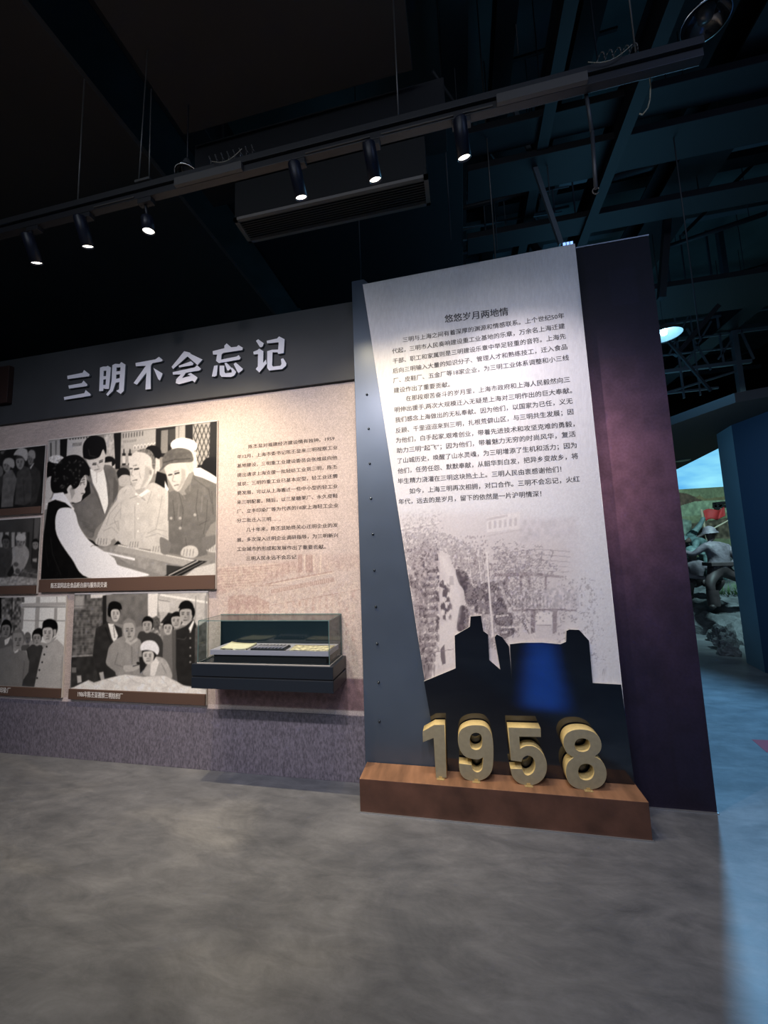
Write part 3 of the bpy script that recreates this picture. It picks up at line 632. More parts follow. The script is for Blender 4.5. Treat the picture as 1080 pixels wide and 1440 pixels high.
def paint_low(S):
    a = crop(0, 820, 3.375); S.cv = a; P, E, Ln = S.poly, S.ell, S.line
    P([(330,50),(1000,40),(1000,530),(330,500)], .50)
    P([(350,55),(490,55),(485,350),(340,350)], .36, nz=(.35,5)); P([(355,60),(400,60),(395,120),(352,120)], .62, soft=6)
    for k in range(14): Ln([(345, 110+k*17), (480, 105+k*17)], 2.5, .50 if k % 3 else .22, op=.6)
    for k in range(8): Ln([(360+k*17, 90), (356+k*17, 340)], 2.2, .48, op=.4)
    Ln([(340,348),(440,342)], 4, .66); P([(338,352),(480,346),(480,480),(336,495)], .22, nz=(.2,8))
    P([(430,52),(540,48),(480,70),(430,72)], .80); P([(487,60),(510,55),(508,200),(487,210)], .16)
    P([(505,55),(702,48),(702,200),(640,210),(505,180)], .42, nz=(.12,9)); P([(702,48),(750,46),(745,160),(702,165)], .82)
    P([(750,50),(980,42),(980,200),(760,200)], .68, nz=(.06,6)); Ln([(760,55),(985,92)], 10, .85); P([(750,80),(802,84),(806,140),(752,136)], .75); Ln([(752,80),(806,88)], 3, .4)
    P([(800,140),(860,150),(850,200),(760,190)], .16, nz=(.5,3)); Ln([(930,60),(925,180)], 4, .5); Ln([(975,60),(975,170)], 4, .5)
    P([(720,170),(760,150),(762,250),(722,240)], .5, nz=(.5,3))
    # back row
    P([(655,245),(700,232),(750,245),(775,290),(778,400),(650,400)], .24, smooth=True); S.face(700,200,25,36,.62,.09,-.4)
    E(742,190,16,34,.34, nz=(.3,2))
    P([(775,250),(820,240),(835,400),(820,480),(770,400)], .42); S.face(798,213,24,32,.66,.10,-.3)
    P([(815,225),(860,215),(870,470),(820,470)], .34); S.face(838,178,27,36,.64,.09,-.4)
    # tall man in jacket at the left
    P([(455,215),(512,185),(548,200),(580,215),(580,440),(540,470),(470,465),(440,340)], .20, smooth=False, nz=(.12,8))
    P([(512,190),(540,195),(560,250),(545,290),(530,260)], .85); Ln([(538,200),(545,260)], 4, .5); Ln([(500,210),(530,290)], 3, .10); P([(470,425),(490,420),(496,455),(480,464)], .66)
    S.face(546,145,24,38,.72,.07,.5); P([(512,120),(520,95),(545,86),(572,98),(578,125),(560,120),(530,128),(522,160),(512,150)], .07, smooth=True)
    # elderly man examining yarn
    P([(520,300),(560,262),(600,250),(655,262),(672,300),(668,440),(560,440),(545,420),(505,385),(508,345)], .56, smooth=True, nz=(.05,9)); Ln([(560,330),(545,385),(590,400)], 3, .38, op=.7); Ln([(625,300),(628,420)], 2.5, .42); Ln([(660,300),(655,360)], 2.5, .42)
    S.face(613,225,31,48,.64,.50,.1, hairline=.55); P([(600,262),(620,282),(650,258),(655,272),(620,295),(595,278)], .68)
    P([(588,392),(635,388),(668,370),(668,395),(640,415),(595,420)], .66, smooth=True); Ln([(630,395),(665,385)], 4, .22); E(655,380,8,6,.15)
    P([(660,350),(690,350),(690,400),(665,430)], .16)
    # man in dark tunic at the right
    P([(835,225),(880,205),(918,170),(932,200),(932,490),(845,490),(835,400)], .17, nz=(.1,8)); P([(895,215),(918,175),(922,185),(905,235)], .86)
    for y in (232, 262, 306, 345, 375): E(903, y, 4, 4, .6)
    Ln([(838,262),(875,268),(885,255)], 2.5, .32); S.face(885,148,34,46,.62,.08,-.5); P([(848,120),(860,92),(890,82),(915,100),(922,140),(912,155),(905,120),(875,108)], .07, smooth=True)
    P([(925,215),(980,180),(980,490),(925,490)], .32, nz=(.2,5))
    # woman in white cap
    P([(690,440),(680,420),(705,380),(740,350),(780,360),(805,400),(815,450),(760,455)], .66, smooth=True, nz=(.05,6)); P([(715,385),(740,352),(755,375),(735,440),(712,440)], .84); Ln([(765,380),(790,430)], 3, .45)
    S.face(705,345,30,40,.74,.10,-.4); P([(668,318),(672,288),(700,272),(735,278),(755,310),(748,340),(728,325),(700,318)], .92, smooth=True)
    # heap of cloth
    P([(336,500),(420,460),(445,472),(500,455),(560,440),(600,434),(680,445),(780,440),(830,462),(870,485),(895,490),(980,505),(980,530),(336,502)], .84, nz=(.07,7))
    for q in (((600,436),(640,470),(700,480)), ((500,456),(560,480)), ((760,445),(800,490),(760,505)), ((830,465),(850,505)), ((420,462),(450,485))): Ln(list(q), 3, .68, op=.7)
    P([(365,440),(385,438),(388,470),(368,475)], .7); P([(340,400),(362,400),(362,425),(340,425)], .45)
cap2 = [("1986年陈丕显视察三明纺织厂", (109.5,975.8), (172.5,979.2))]
photo('mounted photograph of officials watching a woman in a white cap at a cloth table', [(104,836.5),(292,832),(289.5,976),(99.5,968)], 2.612, [(98.3,983),(289.5,991)], .0044, (.5,.49,.47), paint_low, cap2, .048)

def paint_lowleft(S):
    a = crop(0, 820, 8.0); S.cv = a; P, E, Ln = S.poly, S.ell, S.line
    P([(-400,150),(760,150),(760,1200),(-400,1200)], .60)
    P([(-400,150),(240,150),(235,620),(-400,620)], .42, nz=(.55,5)); P([(-400,150),(15,150),(15,400),(-400,400)], .10); Ln([(140,150),(130,420)], 14, .16, op=.6)
    P([(245,150),(745,140),(735,720),(245,620)], .86); 
    for q, wd, t in (([(430,140),(410,560)], 46, .62), ([(228,248),(740,235)], 40, .66), ([(258,280),(240,520)], 30, .55), ([(628,280),(622,430)], 34, .62), ([(640,140),(640,215)], 8, .5), ([(245,420),(740,425)], 10, .55), ([(258,150),(258,215)], 32, .35), ([(250,270),(740,268)], 8, .4)): Ln(q, wd, t)
    P([(-60,620),(60,600),(150,640),(150,760),(-60,900)], .40); P([(50,640),(120,600),(90,680),(55,700)], .82); S.face(70,520,54,92,.50,.10,-.3)
    S.face(312,625,34,62,.44,.40,.1); P([(235,700),(330,690),(330,760),(240,760)], .36)
    E(440,560,55,55,.08)
    P([(300,740),(360,690),(470,700),(500,760),(420,1170),(245,1160),(250,1100),(320,900)], .26, nz=(.1,10)); S.face(415,620,50,86,.60,.10,0)
    Ln([(300,740),(330,860)], 5, .14)
    P([(-60,760),(130,700),(150,770),(200,745),(290,775),(330,880),(320,1000),(260,1090),(245,1165),(-60,1150)], .48, smooth=False, nz=(.04,12)); P([(148,735),(165,770),(215,735),(200,775),(165,790)], .8)
    Ln([(275,880),(255,1090)], 5, .3, op=.7); Ln([(170,790),(180,1140)], 3, .42, op=.6); S.face(205,640,66,100,.56,.45,-.2, hairline=.6)
    P([(480,740),(540,690),(640,630),(712,700),(715,760),(680,1190),(385,1170),(430,950)], .68, smooth=False, nz=(.03,12))
    for (x, y) in ((525,715),(498,803),(474,890),(443,978),(418,1068)): E(x, y, 9, 10, .08)
    Ln([(590,820),(570,1150)], 4, .56, op=.5); Ln([(700,820),(680,1100)], 6, .5, op=.6); P([(520,660),(640,600),(600,660),(540,690)], .62)
    S.face(540,560,66,110,.74,.08,-.3); P([(478,490),(490,430),(560,402),(630,430),(650,500),(625,585),(600,510),(575,445),(510,455)], .07, smooth=True); P([(600,520),(635,520),(630,590),(605,600)], .66)
cap3 = [("厂", (10.2,970.8), (14.8,970.8)), ("明印染", (-4.0,970.3), (9.2,970.7))]
photo('mounted photograph of men standing before tall windows, lower left of the wall', [(-64,842),(93.5,838.2),(86.5,968),(-64,961.8)], 2.612, [(-64,974.5),(86.5,981)], .0044, (.6,.59,.57), paint_lowleft, cap3, .048)

def paint_topleft(S):
    a = crop(0, 610, 6.26); S.cv = a; P, E, Ln = S.poly, S.ell, S.line
    P([(-300,60),(420,60),(420,700),(-300,700)], .15, nz=(.25,25))
    for (x, y) in ((40,140),(100,125),(20,165)): E(x, y, 16, 14, .45, op=.7)
    P([(250,250),(300,280),(350,330),(360,420),(320,600),(270,630),(262,380)], .22, nz=(.1,6)); S.face(270,225,28,48,.46,.2,-.3); P([(262,300),(295,255),(300,262),(270,312)], .7); P([(248,200),(250,160),(275,142),(305,155),(312,200),(300,222),(260,195)], .55, smooth=True)
    P([(150,340),(205,280),(255,300),(280,400),(272,600),(215,630),(130,620)], .28, nz=(.12,6)); Ln([(205,400),(215,620)], 8, .20, op=.6); S.face(178,250,40,62,.52,.22,-.3); P([(120,185),(150,140),(190,122),(235,140),(245,190),(230,240),(195,200),(150,188)], .66, smooth=True)
    P([(20,380),(70,310),(110,320),(148,400),(120,560),(115,640),(10,650)], .40, nz=(.12,6)); S.face(60,280,36,56,.50,.3,-.3); P([(30,262),(40,230),(80,212),(120,230),(128,280),(110,302),(60,262)], .60, smooth=True)
    P([(-60,330),(0,300),(30,330),(25,450),(0,560),(-60,640)], .24); E(0,330,28,48,.40); P([(-100,300),(-40,270),(-30,600),(-100,640)], .3)
photo('mounted photograph of workers in pale caps, top left of the wall', [(-58,644),(64.8,622),(58,711),(-58,721)], 2.612, [(-58,731),(57.3,720.5)], .0055, (.2,.2,.2), paint_topleft)

def paint_midleft(S):
    a = crop(0, 610, 6.26); S.cv = a; P, E, Ln = S.poly, S.ell, S.line
    P([(-300,740),(370,720),(330,1330),(-300,1330)], .27, nz=(.08,20)); P([(302,735),(362,730),(330,920),(300,920)], .36); Ln([(300,740),(275,1150)], 7, .12)
    P([(-300,870),(250,860),(235,1000),(-300,1000)], .25)
    for x in (-50, 10, 62, 115, 165, 210): P([(x-14,868),(x+16,866),(x+12,1000),(x-14,1000)], .60)
    P([(240,870),(262,865),(250,1060),(235,1000)], .18)
    P([(-60,1040),(20,1010),(85,1030),(108,1100),(60,1160),(50,1250),(-60,1280)], .26, nz=(.1,6)); S.face(52,955,34,56,.36,.18,.1)
    P([(285,1010),(345,1000),(335,1200),(280,1180)], .20); S.face(312,975,30,42,.5,.12,0); P([(285,1100),(325,1095),(322,1130),(290,1125)], .55)
    P([(108,1010),(150,985),(200,975),(245,1010),(255,1080),(215,1180),(165,1245),(100,1200),(110,1090)], .58, smooth=True, nz=(.06,6)); S.face(175,950,38,55,.50,.14,0); P([(140,930),(150,890),(190,878),(225,900),(222,938),(180,942)], .68, smooth=True)
    E(140,1150,22,20,.34); E(155,1210,22,26,.32); P([(60,1240),(110,1150),(125,1215),(90,1265)], .16)
    P([(-300,1270),(60,1265),(130,1250),(330,1275),(330,1330),(-300,1350)], .58, nz=(.2,3)); P([(200,1190),(330,1215),(330,1270),(160,1245)], .30, nz=(.3,4)); Ln([(190,1210),(330,1240)], 5, .5)
photo('mounted photograph of a worker in a white cap sorting cotton, middle left of the wall', [(-58,736),(57,727),(52.3,821.5),(-58,827)], 2.612, [(-58,838),(51,833.5)], .0055, (.3,.3,.3), paint_midleft)

#@@CENTRE
# ================================================================== STEEL PYLON, WHITE PANEL, SILHOUETTE
PY = 2.53; WPY = 2.505; GY = 2.488
pyl = empty('steel_pylon', (-.45, PY, 0), 'grey riveted steel plate standing between the mural and the white text panel', 'pylon')
pts = [(-.689, 0), (-.13, 0), (-.13, 3.0), (-.60, on_y(498, 395, PY).z), (-.689, on_y(498, 395, PY).z)]
MB().prism(pts, 'y', PY, 2.622, .002).build('steel_plate', M['steel'], pyl)
for (x, y) in ((516,555),(518.5,603),(520,652),(522,701),(524.5,751),(526.5,802),(528.5,853),(530.5,905),(532.5,959),(533.5,1014)):
    p = on_y(x, y, PY); MB().lathe([(0, .012), (.005, .0105), (.0075, .006), (.0085, 0)], p, Vector((0,-1,0)).to_track_quat('Z', 'Y'), 12).build('rivet', M['rivet'], pyl)

tl = on_y(510, 400, WPY); tr_ = on_y(808.5, 342.5, WPY); br_ = on_y(874.5, 962, WPY); bl_ = on_y(598, 962, WPY)
wp = empty('text_panel', (.2, WPY, .2), 'tall white text panel with a faded street photograph along its lower half', 'text panel')
zb = .19
def lerp_x(a, b, z): return a.x+(b.x-a.x)*(z-a.z)/(b.z-a.z)
pts = [(lerp_x(tl, bl_, zb), zb), (lerp_x(tr_, br_, zb), zb), (tr_.x, tr_.z), (tl.x, tl.z)]
MB().prism(pts, 'y', WPY, WPY+.0245).build('panel_board', M['panel_side'], wp)
MB().prism([(-.12, zb), (pts[1][0]-.012, zb), (tr_.x-.012, tr_.z-.02), (-.12, tr_.z-.12)], 'y', WPY+.025, 2.617).build('standoff_frame', M['black'], wp)
def in_panel(S):     # trim the sheet to the panel outline by moving its border columns
    pass
xs = np.linspace(0, 1, 300); zs = np.concatenate([np.arange(zb, .8, .02), np.arange(.80, 2.0, .0052), np.arange(2.0, 3.5, .02)])
class PanelSheet(Sheet):
    pass
xl = lambda z: tl.x+(bl_.x-tl.x)*(z-tl.z)/(bl_.z-tl.z)
xr = lambda z: tr_.x+(br_.x-tr_.x)*(z-tr_.z)/(br_.z-tr_.z)
S = Sheet(np.linspace(-.72, .92, 340), zs, WPY-.0006, (.88, .875, .88)); S.cv = crop(540, 700, 5.539); P, E, Ln = S.poly, S.ell, S.line
G1 = (.38, .34, .36); G2 = (.58, .53, .54); G3 = (.76, .72, .71); LT = (.90, .87, .85); r = random.Random(11)
P([(60,30),(500,20),(1000,120),(1500,300),(1480,1200),(250,1600),(60,800)], (.82,.78,.765), op=.8, soft=40)
# buildings along the top
for k in range(26): Ln([(105+k*13, 60+r.random()*20), (120+k*12, 225-k*2)], 5, G3 if k % 2 else LT, op=.7)
Ln([(120,242),(430,190)], 12, LT); Ln([(125,256),(430,203)], 5, G2)
for k in range(12): Ln([(250+k*24, 250+r.random()*20), (250+k*24, 150)], 4, G3, op=.6)
P([(800,150),(1060,110),(1060,240),(800,270)], LT); P([(800,160),(960,130),(965,145),(800,180)], G3)
for k in range(6): P([(815+k*40,185-k*5),(835+k*40,182-k*5),(835+k*40,240-k*5),(815+k*40,244-k*5)], G3)
Ln([(800,300),(1060,250),(1400,190)], 8, G3, op=.8)
P([(1060,180),(1500,150),(1500,300),(1060,340)], (.80,.77,.77), nz=(.08,5), soft=10)
# crowds, kept as dark flecks that thin out upwards
def flecks(poly_x, y0, y1, n, big, tone):
    for k in range(n):
        t = r.random(); y = y0+(y1-y0)*t; a, b_ = poly_x(y); x = r.uniform(a, b_); s_ = big*(.4+.6*(y-250)/900)
        P([(x-s_*r.uniform(.4,1), y-s_*.2), (x-s_*.2, y-s_*r.uniform(.8,1.8)), (x+s_*r.uniform(.3,1), y-s_*.5), (x+s_*.6, y+s_*r.uniform(.5,1.5)), (x-s_*.5, y+s_*.8)], tone if r.random() < .72 else LT, op=.85, soft=1)
P([(215,420),(330,350),(420,400),(430,700),(420,1000),(380,1250),(340,1440),(300,1440),(240,1000)], G2, op=.55, soft=6, nz=(.2,3))
flecks(lambda y: (150+(y-250)*.12, 420), 260, 480, 150, 14, G1)
for k in range(15):
    y = 560+k*58
    x0 = 330-k*4; P([(x0,y),(x0+90,y-6),(x0+100,y+20),(x0,y+30)], G1, op=.9, nz=(.2,3)); P([(x0+10,y+28),(x0+95,y+20),(x0+95,y+38),(x0+5,y+46)], LT, op=.9)
flecks(lambda y: (300-(y-500)*.06, 350+(y-500)*.0), 500, 1400, 120, 20, G1); flecks(lambda y: (395, 425), 520, 1350, 70, 16, G1)
flecks(lambda y: (200, 275), 540, 700, 22, 26, G1)
flecks(lambda y: (440+(y-650)*.06, 520), 650, 930, 45, 26, G1)
P([(510,610),(540,610),(545,680),(510,680)], G1); P([(395,440),(420,440),(425,490),(395,488)], G1)
flecks(lambda y: (480+(y-330)*.3, 800+(y-330)*.2), 300, 560, 170, 15, G2)
P([(560,560),(640,580),(670,650),(700,690),(800,660),(880,690),(960,860),(930,900),(720,900),(700,840),(640,820),(620,720),(580,660)], G1, smooth=True, nz=(.25,3))
P([(600,840),(650,860),(660,960),(640,1030),(570,1030),(580,900)], G1, smooth=True, nz=(.25,3))
flecks(lambda y: (640, 960), 640, 900, 70, 20, G1)
P([(430,460),(480,450),(570,620),(600,760),(590,900),(560,1010),(545,1300),(400,1330),(430,1000),(530,920),(530,800),(490,640)], LT, op=.75, soft=8)
P([(440,1180),(470,1140),(480,1290),(455,1300),(440,1240)], G1, op=.8); Ln([(400,1200),(540,1180)], 5, G2); P([(300,1260),(350,1240),(345,1440),(310,1440)], G1, op=.7)
Ln([(795,420),(820,700),(845,1100)], 13, LT); Ln([(806,420),(832,700),(856,1060)], 4, G2); Ln([(745,440),(755,660)], 6, LT); Ln([(665,400),(680,640)], 5, LT)
# bridges and piers at the right
for k in range(5): Ln([(850,440+k*40),(1200,400+k*42),(1450,420+k*40)], 7-k*.5, G2, op=.55); 
P([(860,590),(1150,580),(1400,610),(1400,625),(1150,610),(860,615)], G2, op=.8)
for x in (955, 1065, 1130, 1260): P([(x-9,610),(x+9,610),(x+8,740),(x-8,740)], G2)
P([(900,730),(1500,690),(1500,860),(980,900)], (.78,.75,.75), nz=(.18,3), op=.8, soft=6)
for k in range(20): Ln([(1000+k*27,790-k*2),(1004+k*27,860)], 5, G1 if k < 12 else G2, op=.7-k*.02)
Ln([(1000,878),(1330,868),(1500,880)], 14, G2); 
for x in (1160, 1330): P([(x-18,880),(x+18,880),(x+16,1050),(x-16,1060)], G2)
P([(1180,890),(1310,890),(1310,990),(1190,985)], LT); Ln([(1190,990),(1300,992)], 4, G2)
P([(860,910),(990,900),(990,1000),(880,990)], G1, op=.9, nz=(.2,3), smooth=True); P([(900,1010),(1000,1000),(1010,1060),(910,1100)], G1, op=.9, smooth=True, nz=(.2,3)); Ln([(870,925),(970,912)], 16, LT); Ln([(905,1012),(1010,1005)], 16, LT); Ln([(915,1052),(960,1045)], 18, LT)
for k in range(46): x = 900+r.random()*260; y = 650+(x-880)*1.5+r.uniform(-60, 40); Ln([(x,y),(x+r.uniform(8,30),y+r.uniform(15,60))], r.uniform(4,9), LT if k % 2 else G1, op=.8)
for k in range(60): x = r.uniform(1000,1500); y = r.uniform(620,1250); Ln([(x,y),(x+r.uniform(-40,50),y+r.uniform(-16,16))], r.uniform(3,9), G3 if k % 3 else LT, op=.5)
for k in range(40): x = r.uniform(1350,1800); y = r.uniform(800,1430); Ln([(x,y),(x+r.uniform(-30,50),y+r.uniform(-50,50))], r.uniform(4,12), G3, op=.3)
mono = Sheet(S.xs, S.zs, S.Y, 0.); mono.cv = S.cv; Q_ = mono.poly
Q_([(60,40),(480,40),(480,330),(120,330)], (.42,)*3, soft=25); Q_([(120,260),(480,260),(800,420),(800,640),(640,640),(430,440),(420,1440),(230,1440)], (.62,)*3, soft=12)
Q_([(820,330),(1300,380),(1300,900),(900,1180),(820,700)], (.52,)*3, soft=30); Q_([(1300,500),(1700,600),(1750,1440),(1250,1200)], (.34,)*3, soft=40); Q_([(640,560),(960,640),(960,1180),(600,1180)], (.60,)*3, soft=8)
Q_([(425,430),(500,430),(560,640),(590,900),(560,1420),(400,1420),(430,1000)], (.10,)*3, soft=6)
S.halftone(mono.C[..., 0], G1, 1.25, 8, .45); S.halftone(mono.C[..., 0]*.9, LT, 1.25, 21, .35)
for (x, w_) in ((820, 13), (750, 6), (672, 5)): Ln([(x-20,420),(x+(28 if x > 800 else 8),1080 if x > 800 else 650)], w_, LT)
fade = np.clip((S.Z-1.45)/.35, 0, 1)*.55+np.clip((S.X-.35)/.5, 0, 1)*.45; fade = np.clip(fade+np.clip((S.Z-1.72)/.14, 0, 1), 0, 1)[..., None]
S.C = S.C*(1-fade)+np.array([.88, .875, .88])*fade; S.grain(.03, 1.3)
# fit the columns of the sheet between the sloping sides (uniform per row)
mask_l = np.array([xl(z) for z in S.zs]); mask_r = np.array([xr(z) for z in S.zs])
S.X = np.clip(S.X, mask_l[:, None], mask_r[:, None])
S.X[S.Z > tl.z+5] = tl.x
ztop = tl.z+(tr_.z-tl.z)*(S.X-tl.x)/(tr_.x-tl.x); S.Z = np.minimum(S.Z, ztop)
S.build('print', M['p_white'], wp)
cvR = crop(530, 410, 3.484)
TR = [("三明与上海之间有着深厚的渊源和情感联系。上个世纪50年",(127,238),(917,117)),("代起，三明市人民奏响建设重工业基地的乐章，万余名上海迁建",(75,293),(920,168)),("干部、职工和家属则是三明建设乐章中举足轻重的音符。上海先",(78,342),(925,218)),
("后向三明输入大量的知识分子、管理人才和熟练技工，迁入食品",(78,390),(932,270)),("厂、皮鞋厂、五金厂等18家企业，为三明工业体系调整和小三线",(80,437),(940,323)),("建设作出了重要贡献。",(83,485),(357,455)),
("在那段艰苦奋斗的岁月里，上海市政府和上海人民毅然向三",(142,525),(945,430)),("明伸出援手,两次大规模迁入无疑是上海对三明作出的巨大奉献。",(87,580),(955,484)),("我们感念上海做出的无私奉献。因为他们，以国家为已任，义无",(90,630),(958,535)),
("反顾、千里迢迢来到三明，扎根荒僻山区，与三明共生发展；因",(92,682),(962,588)),("为他们，白手起家,艰难创业，带着先进技术和攻坚克难的勇毅，",(93,730),(968,648)),("助力三明“起飞”；因为他们，带着魅力无穷的时尚风华，复活",(97,780),(973,697)),
("了山城历史，唤醒了山水灵魂，为三明增添了生机和活力；因为",(100,830),(978,752)),("他们，任劳任怨、默默奉献，从韶华到白发，把异乡变故乡，将",(102,880),(985,805)),("毕生精力浇灌在三明这块热土上。三明人民由衷感谢他们！",(103,930),(903,870)),
("如今，上海三明再次相拥，对口合作。三明不会忘记，火红",(160,978),(993,918)),("年代，远去的是岁月，留下的依然是一片沪明情深！",(107,1030),(805,990))]
text_lines('body_text', TR, cvR, WPY-.0008, 0, M['ink2'], wp, bold=.016, height=.040)
text_lines('title_text', [("悠悠岁月两地情",(332,135),(643,97))], cvR, WPY-.0008, 0, M['ink2'], wp, bold=.02, height=.062)

# black glossy skyline board
cvS = crop(590, 860, 3.484)
sk_pts = [(22,342),(177,278),(172,118),(247,74),(250,24),(300,20),(312,95),(335,112),(342,238),(396,285),(368,125),(378,112),(405,125),(438,170),(452,332),(443,160),(500,153),(600,152),(690,160),(718,148),(720,95),(733,88),(782,90),(830,142),(848,350),(988,358)]
W = [on_y(*cvS(*p), GY) for p in sk_pts]; zb2 = .186
loop = [(p.x, p.z) for p in W]+[(on_y(892, 1097, GY).x, zb2), (on_y(618, 1078, GY).x, zb2)]
sil = empty('skyline_board', (.3, GY, zb2), 'glossy black city skyline board in front of the white panel behind the numerals', 'cutout board')
o = MB().prism(loop, 'y', GY, WPY-.001).build('board', [M['gloss'], M['edge']], sil)
for p in o.data.polygons: p.material_index = 0 if abs(p.normal.y) > .7 else 1

# brown plinth
pl = empty('plinth', (.09, 2.43, 0), 'long low rust-brown plinth standing on the floor under the numerals', 'plinth')
xL, xR, yF, yB, zP = -.677, .857, 2.338, 2.524, .185
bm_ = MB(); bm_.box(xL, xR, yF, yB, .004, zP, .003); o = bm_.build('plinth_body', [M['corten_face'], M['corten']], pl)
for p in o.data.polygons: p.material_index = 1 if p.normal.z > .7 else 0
MB().box(xL-.002, xR+.006, yF-.006, yF+.004, 0, .006).build('base_strip', M['metal_strip'], pl)

# numerals
z6 = crop(590, 1000, 4.0); NY = 2.405
D = {}
D['1'] = [mixed_loop([(20,118,1),(83,82,1),(140,82,1),(152,379,1),(93,381,1),(80,155,1),(20,178,1)])]
D['9'] = [mixed_loop([(223,300,1),(292,308,1),(300,335),(325,350),(350,335),(357,300),(358,264,1),(325,276),(265,264),(230,225),(217,165),(230,115),(270,90),(318,84),(370,93),(403,132),(414,200),(412,310),(395,360),(360,388),(312,398),(260,387),(230,352)]),
          mixed_loop([(318,126),(345,137),(353,175),(345,212),(318,223),(291,212),(282,175),(291,137)])]
D['5'] = [mixed_loop([(500,98,1),(680,103,1),(683,150,1),(560,148,1),(565,218,1),(600,202),(650,207),(697,250),(716,310),(705,370),(665,411),(612,422),(560,410),(525,375),(513,330,1),(577,330,1),(590,358),(612,367),(640,350),(652,310),(640,270),(610,254),(582,268),(573,290,1),(515,282,1)])]
D['8'] = [mixed_loop([(868,263,1),(828,235),(810,185),(820,140),(855,113),(908,106),(965,116),(1007,146),(1023,192),(1014,230),(985,258,1),(1028,288),(1051,342),(1044,395),(1008,432),(945,445),(880,434),(838,400),(824,345),(834,295)]),
          mixed_loop([(915,155),(948,165),(961,193),(948,222),(915,232),(884,222),(872,193),(884,165)]), mixed_loop([(935,298),(970,310),(983,345),(970,380),(937,392),(905,380),(892,345),(903,310)])]
for ch, lab in (('1', 'cream solid numeral one, first of the date on the brown plinth'), ('9', 'cream solid numeral nine, second of the date on the brown plinth'), ('5', 'cream solid numeral five, third of the date on the brown plinth'), ('8', 'cream solid numeral eight, last of the date on the brown plinth')):
    P_ = [on_y(*z6(*p), NY) for lp in D[ch] for p in lp]; lo = min(p.z for p in P_); cx = np.mean([p.x for p in P_])
    nm = {'1': 'numeral_one', '9': 'numeral_nine', '5': 'numeral_five', '8': 'numeral_eight'}[ch]
    e = empty(nm, (cx, NY+.035, zP), lab, 'numeral', 'raised date numerals on the plinth')
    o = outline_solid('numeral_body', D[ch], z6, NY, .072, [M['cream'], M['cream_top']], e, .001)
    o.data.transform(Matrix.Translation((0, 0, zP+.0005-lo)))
    bx = {'1': 613, '9': 320, '5': 612, '8': 945}[ch]; bx = on_y(*z6(120 if ch == '1' else bx, 400), NY).x
    q = MB(); q.box(bx-.022, bx+.022, NY-.020, NY, zP, zP+.003, .0008); q.box(bx-.010, bx+.010, NY-.004, NY-.0003, zP, zP+.013, .0008)
    for dx in (-.014, .014): q.lathe([(0, .0055), (.003, .0048), (.004, .003)], (bx+dx, NY-.012, zP), None, 8)
    q.build('bracket', M['brass'], e)

# ================================================================== WALL SHOWCASE
sc_ = empty('wall_showcase', (-1.33, 2.62, .655), 'glass showcase on a blue-black base fixed to the mural wall', 'showcase')
cx0, cx1, cf = -1.825, -.832, 2.352
MB().box(cx0, cx1, cf, 2.627, .735, .812, .003).build('upper_base', M['case'], sc_)
MB().box(cx0+.006, cx1-.006, cf+.006, 2.627, .724, .736).build('groove', M['groove'], sc_)
MB().box(cx0, cx1, cf, 2.627, .655, .726, .003).build('lower_base', M['case'], sc_)
gx0, gx1, gf, gb, gz0, gz1 = -1.790, -.858, 2.368, 2.618, .812, 1.088
t_ = .006
MB().box(gx0, gx1, gf, gf+t_, gz0, gz1).build('front_pane', M['glass'], sc_)
MB().box(gx0, gx0+t_, gf+t_, gb, gz0, gz1).build('side_pane', M['glass'], sc_)
MB().box(gx1-t_, gx1, gf+t_, gb, gz0, gz1).build('side_pane', M['glass'], sc_)
MB().box(gx0, gx1, gf, gb, gz1, gz1+t_).build('top_pane', M['glass'], sc_)
MB().box(gx0, gx1, gb, gb+.008, gz0, gz1+.006).build('back_board', M['case_back'], sc_)
e = MB(); w_ = .0022
for x in (gx0, gx1-.001): e.bar((x, gf, gz0), (x, gf, gz1), w_, 4, square=True); e.bar((x, gb-.001, gz0), (x, gb-.001, gz1), .0015, 4, square=True); e.bar((x, gf, gz1+.003), (x, gb-.001, gz1+.003), w_, 4, square=True)
e.bar((gx0, gf, gz1+.003), (gx1, gf, gz1+.003), .0030, 4, square=True); e.bar((gx0, gb-.002, gz1+.006), (gx1, gb-.002, gz1+.006), .0035, 4, square=True)
e.build('polished_pane_edges', M['glass_edge'], sc_)
e = MB(); e.box(gx0-.004, gx1+.004, gf-.004, gf-.0005, gz0, gz0+.006); e.box(gx1+.0005, gx1+.004, gf, gb, gz0, gz0+.006); e.box(gx0-.004, gx0-.0005, gf, gb, gz0, gz0+.006); e.build('seal_strip', M['edge'], sc_)
rz = .892; rf = 2.405; rx0, rx1 = -1.725, -.878
MB().box(rx0, rx1, rf, 2.610, .860, rz, .002).build('riser', M['riser'], sc_)
MB().box(rx0+.02, rx1-.02, rf+.015, 2.610, .8125, .8595).build('riser_foot', M['groove'], sc_)
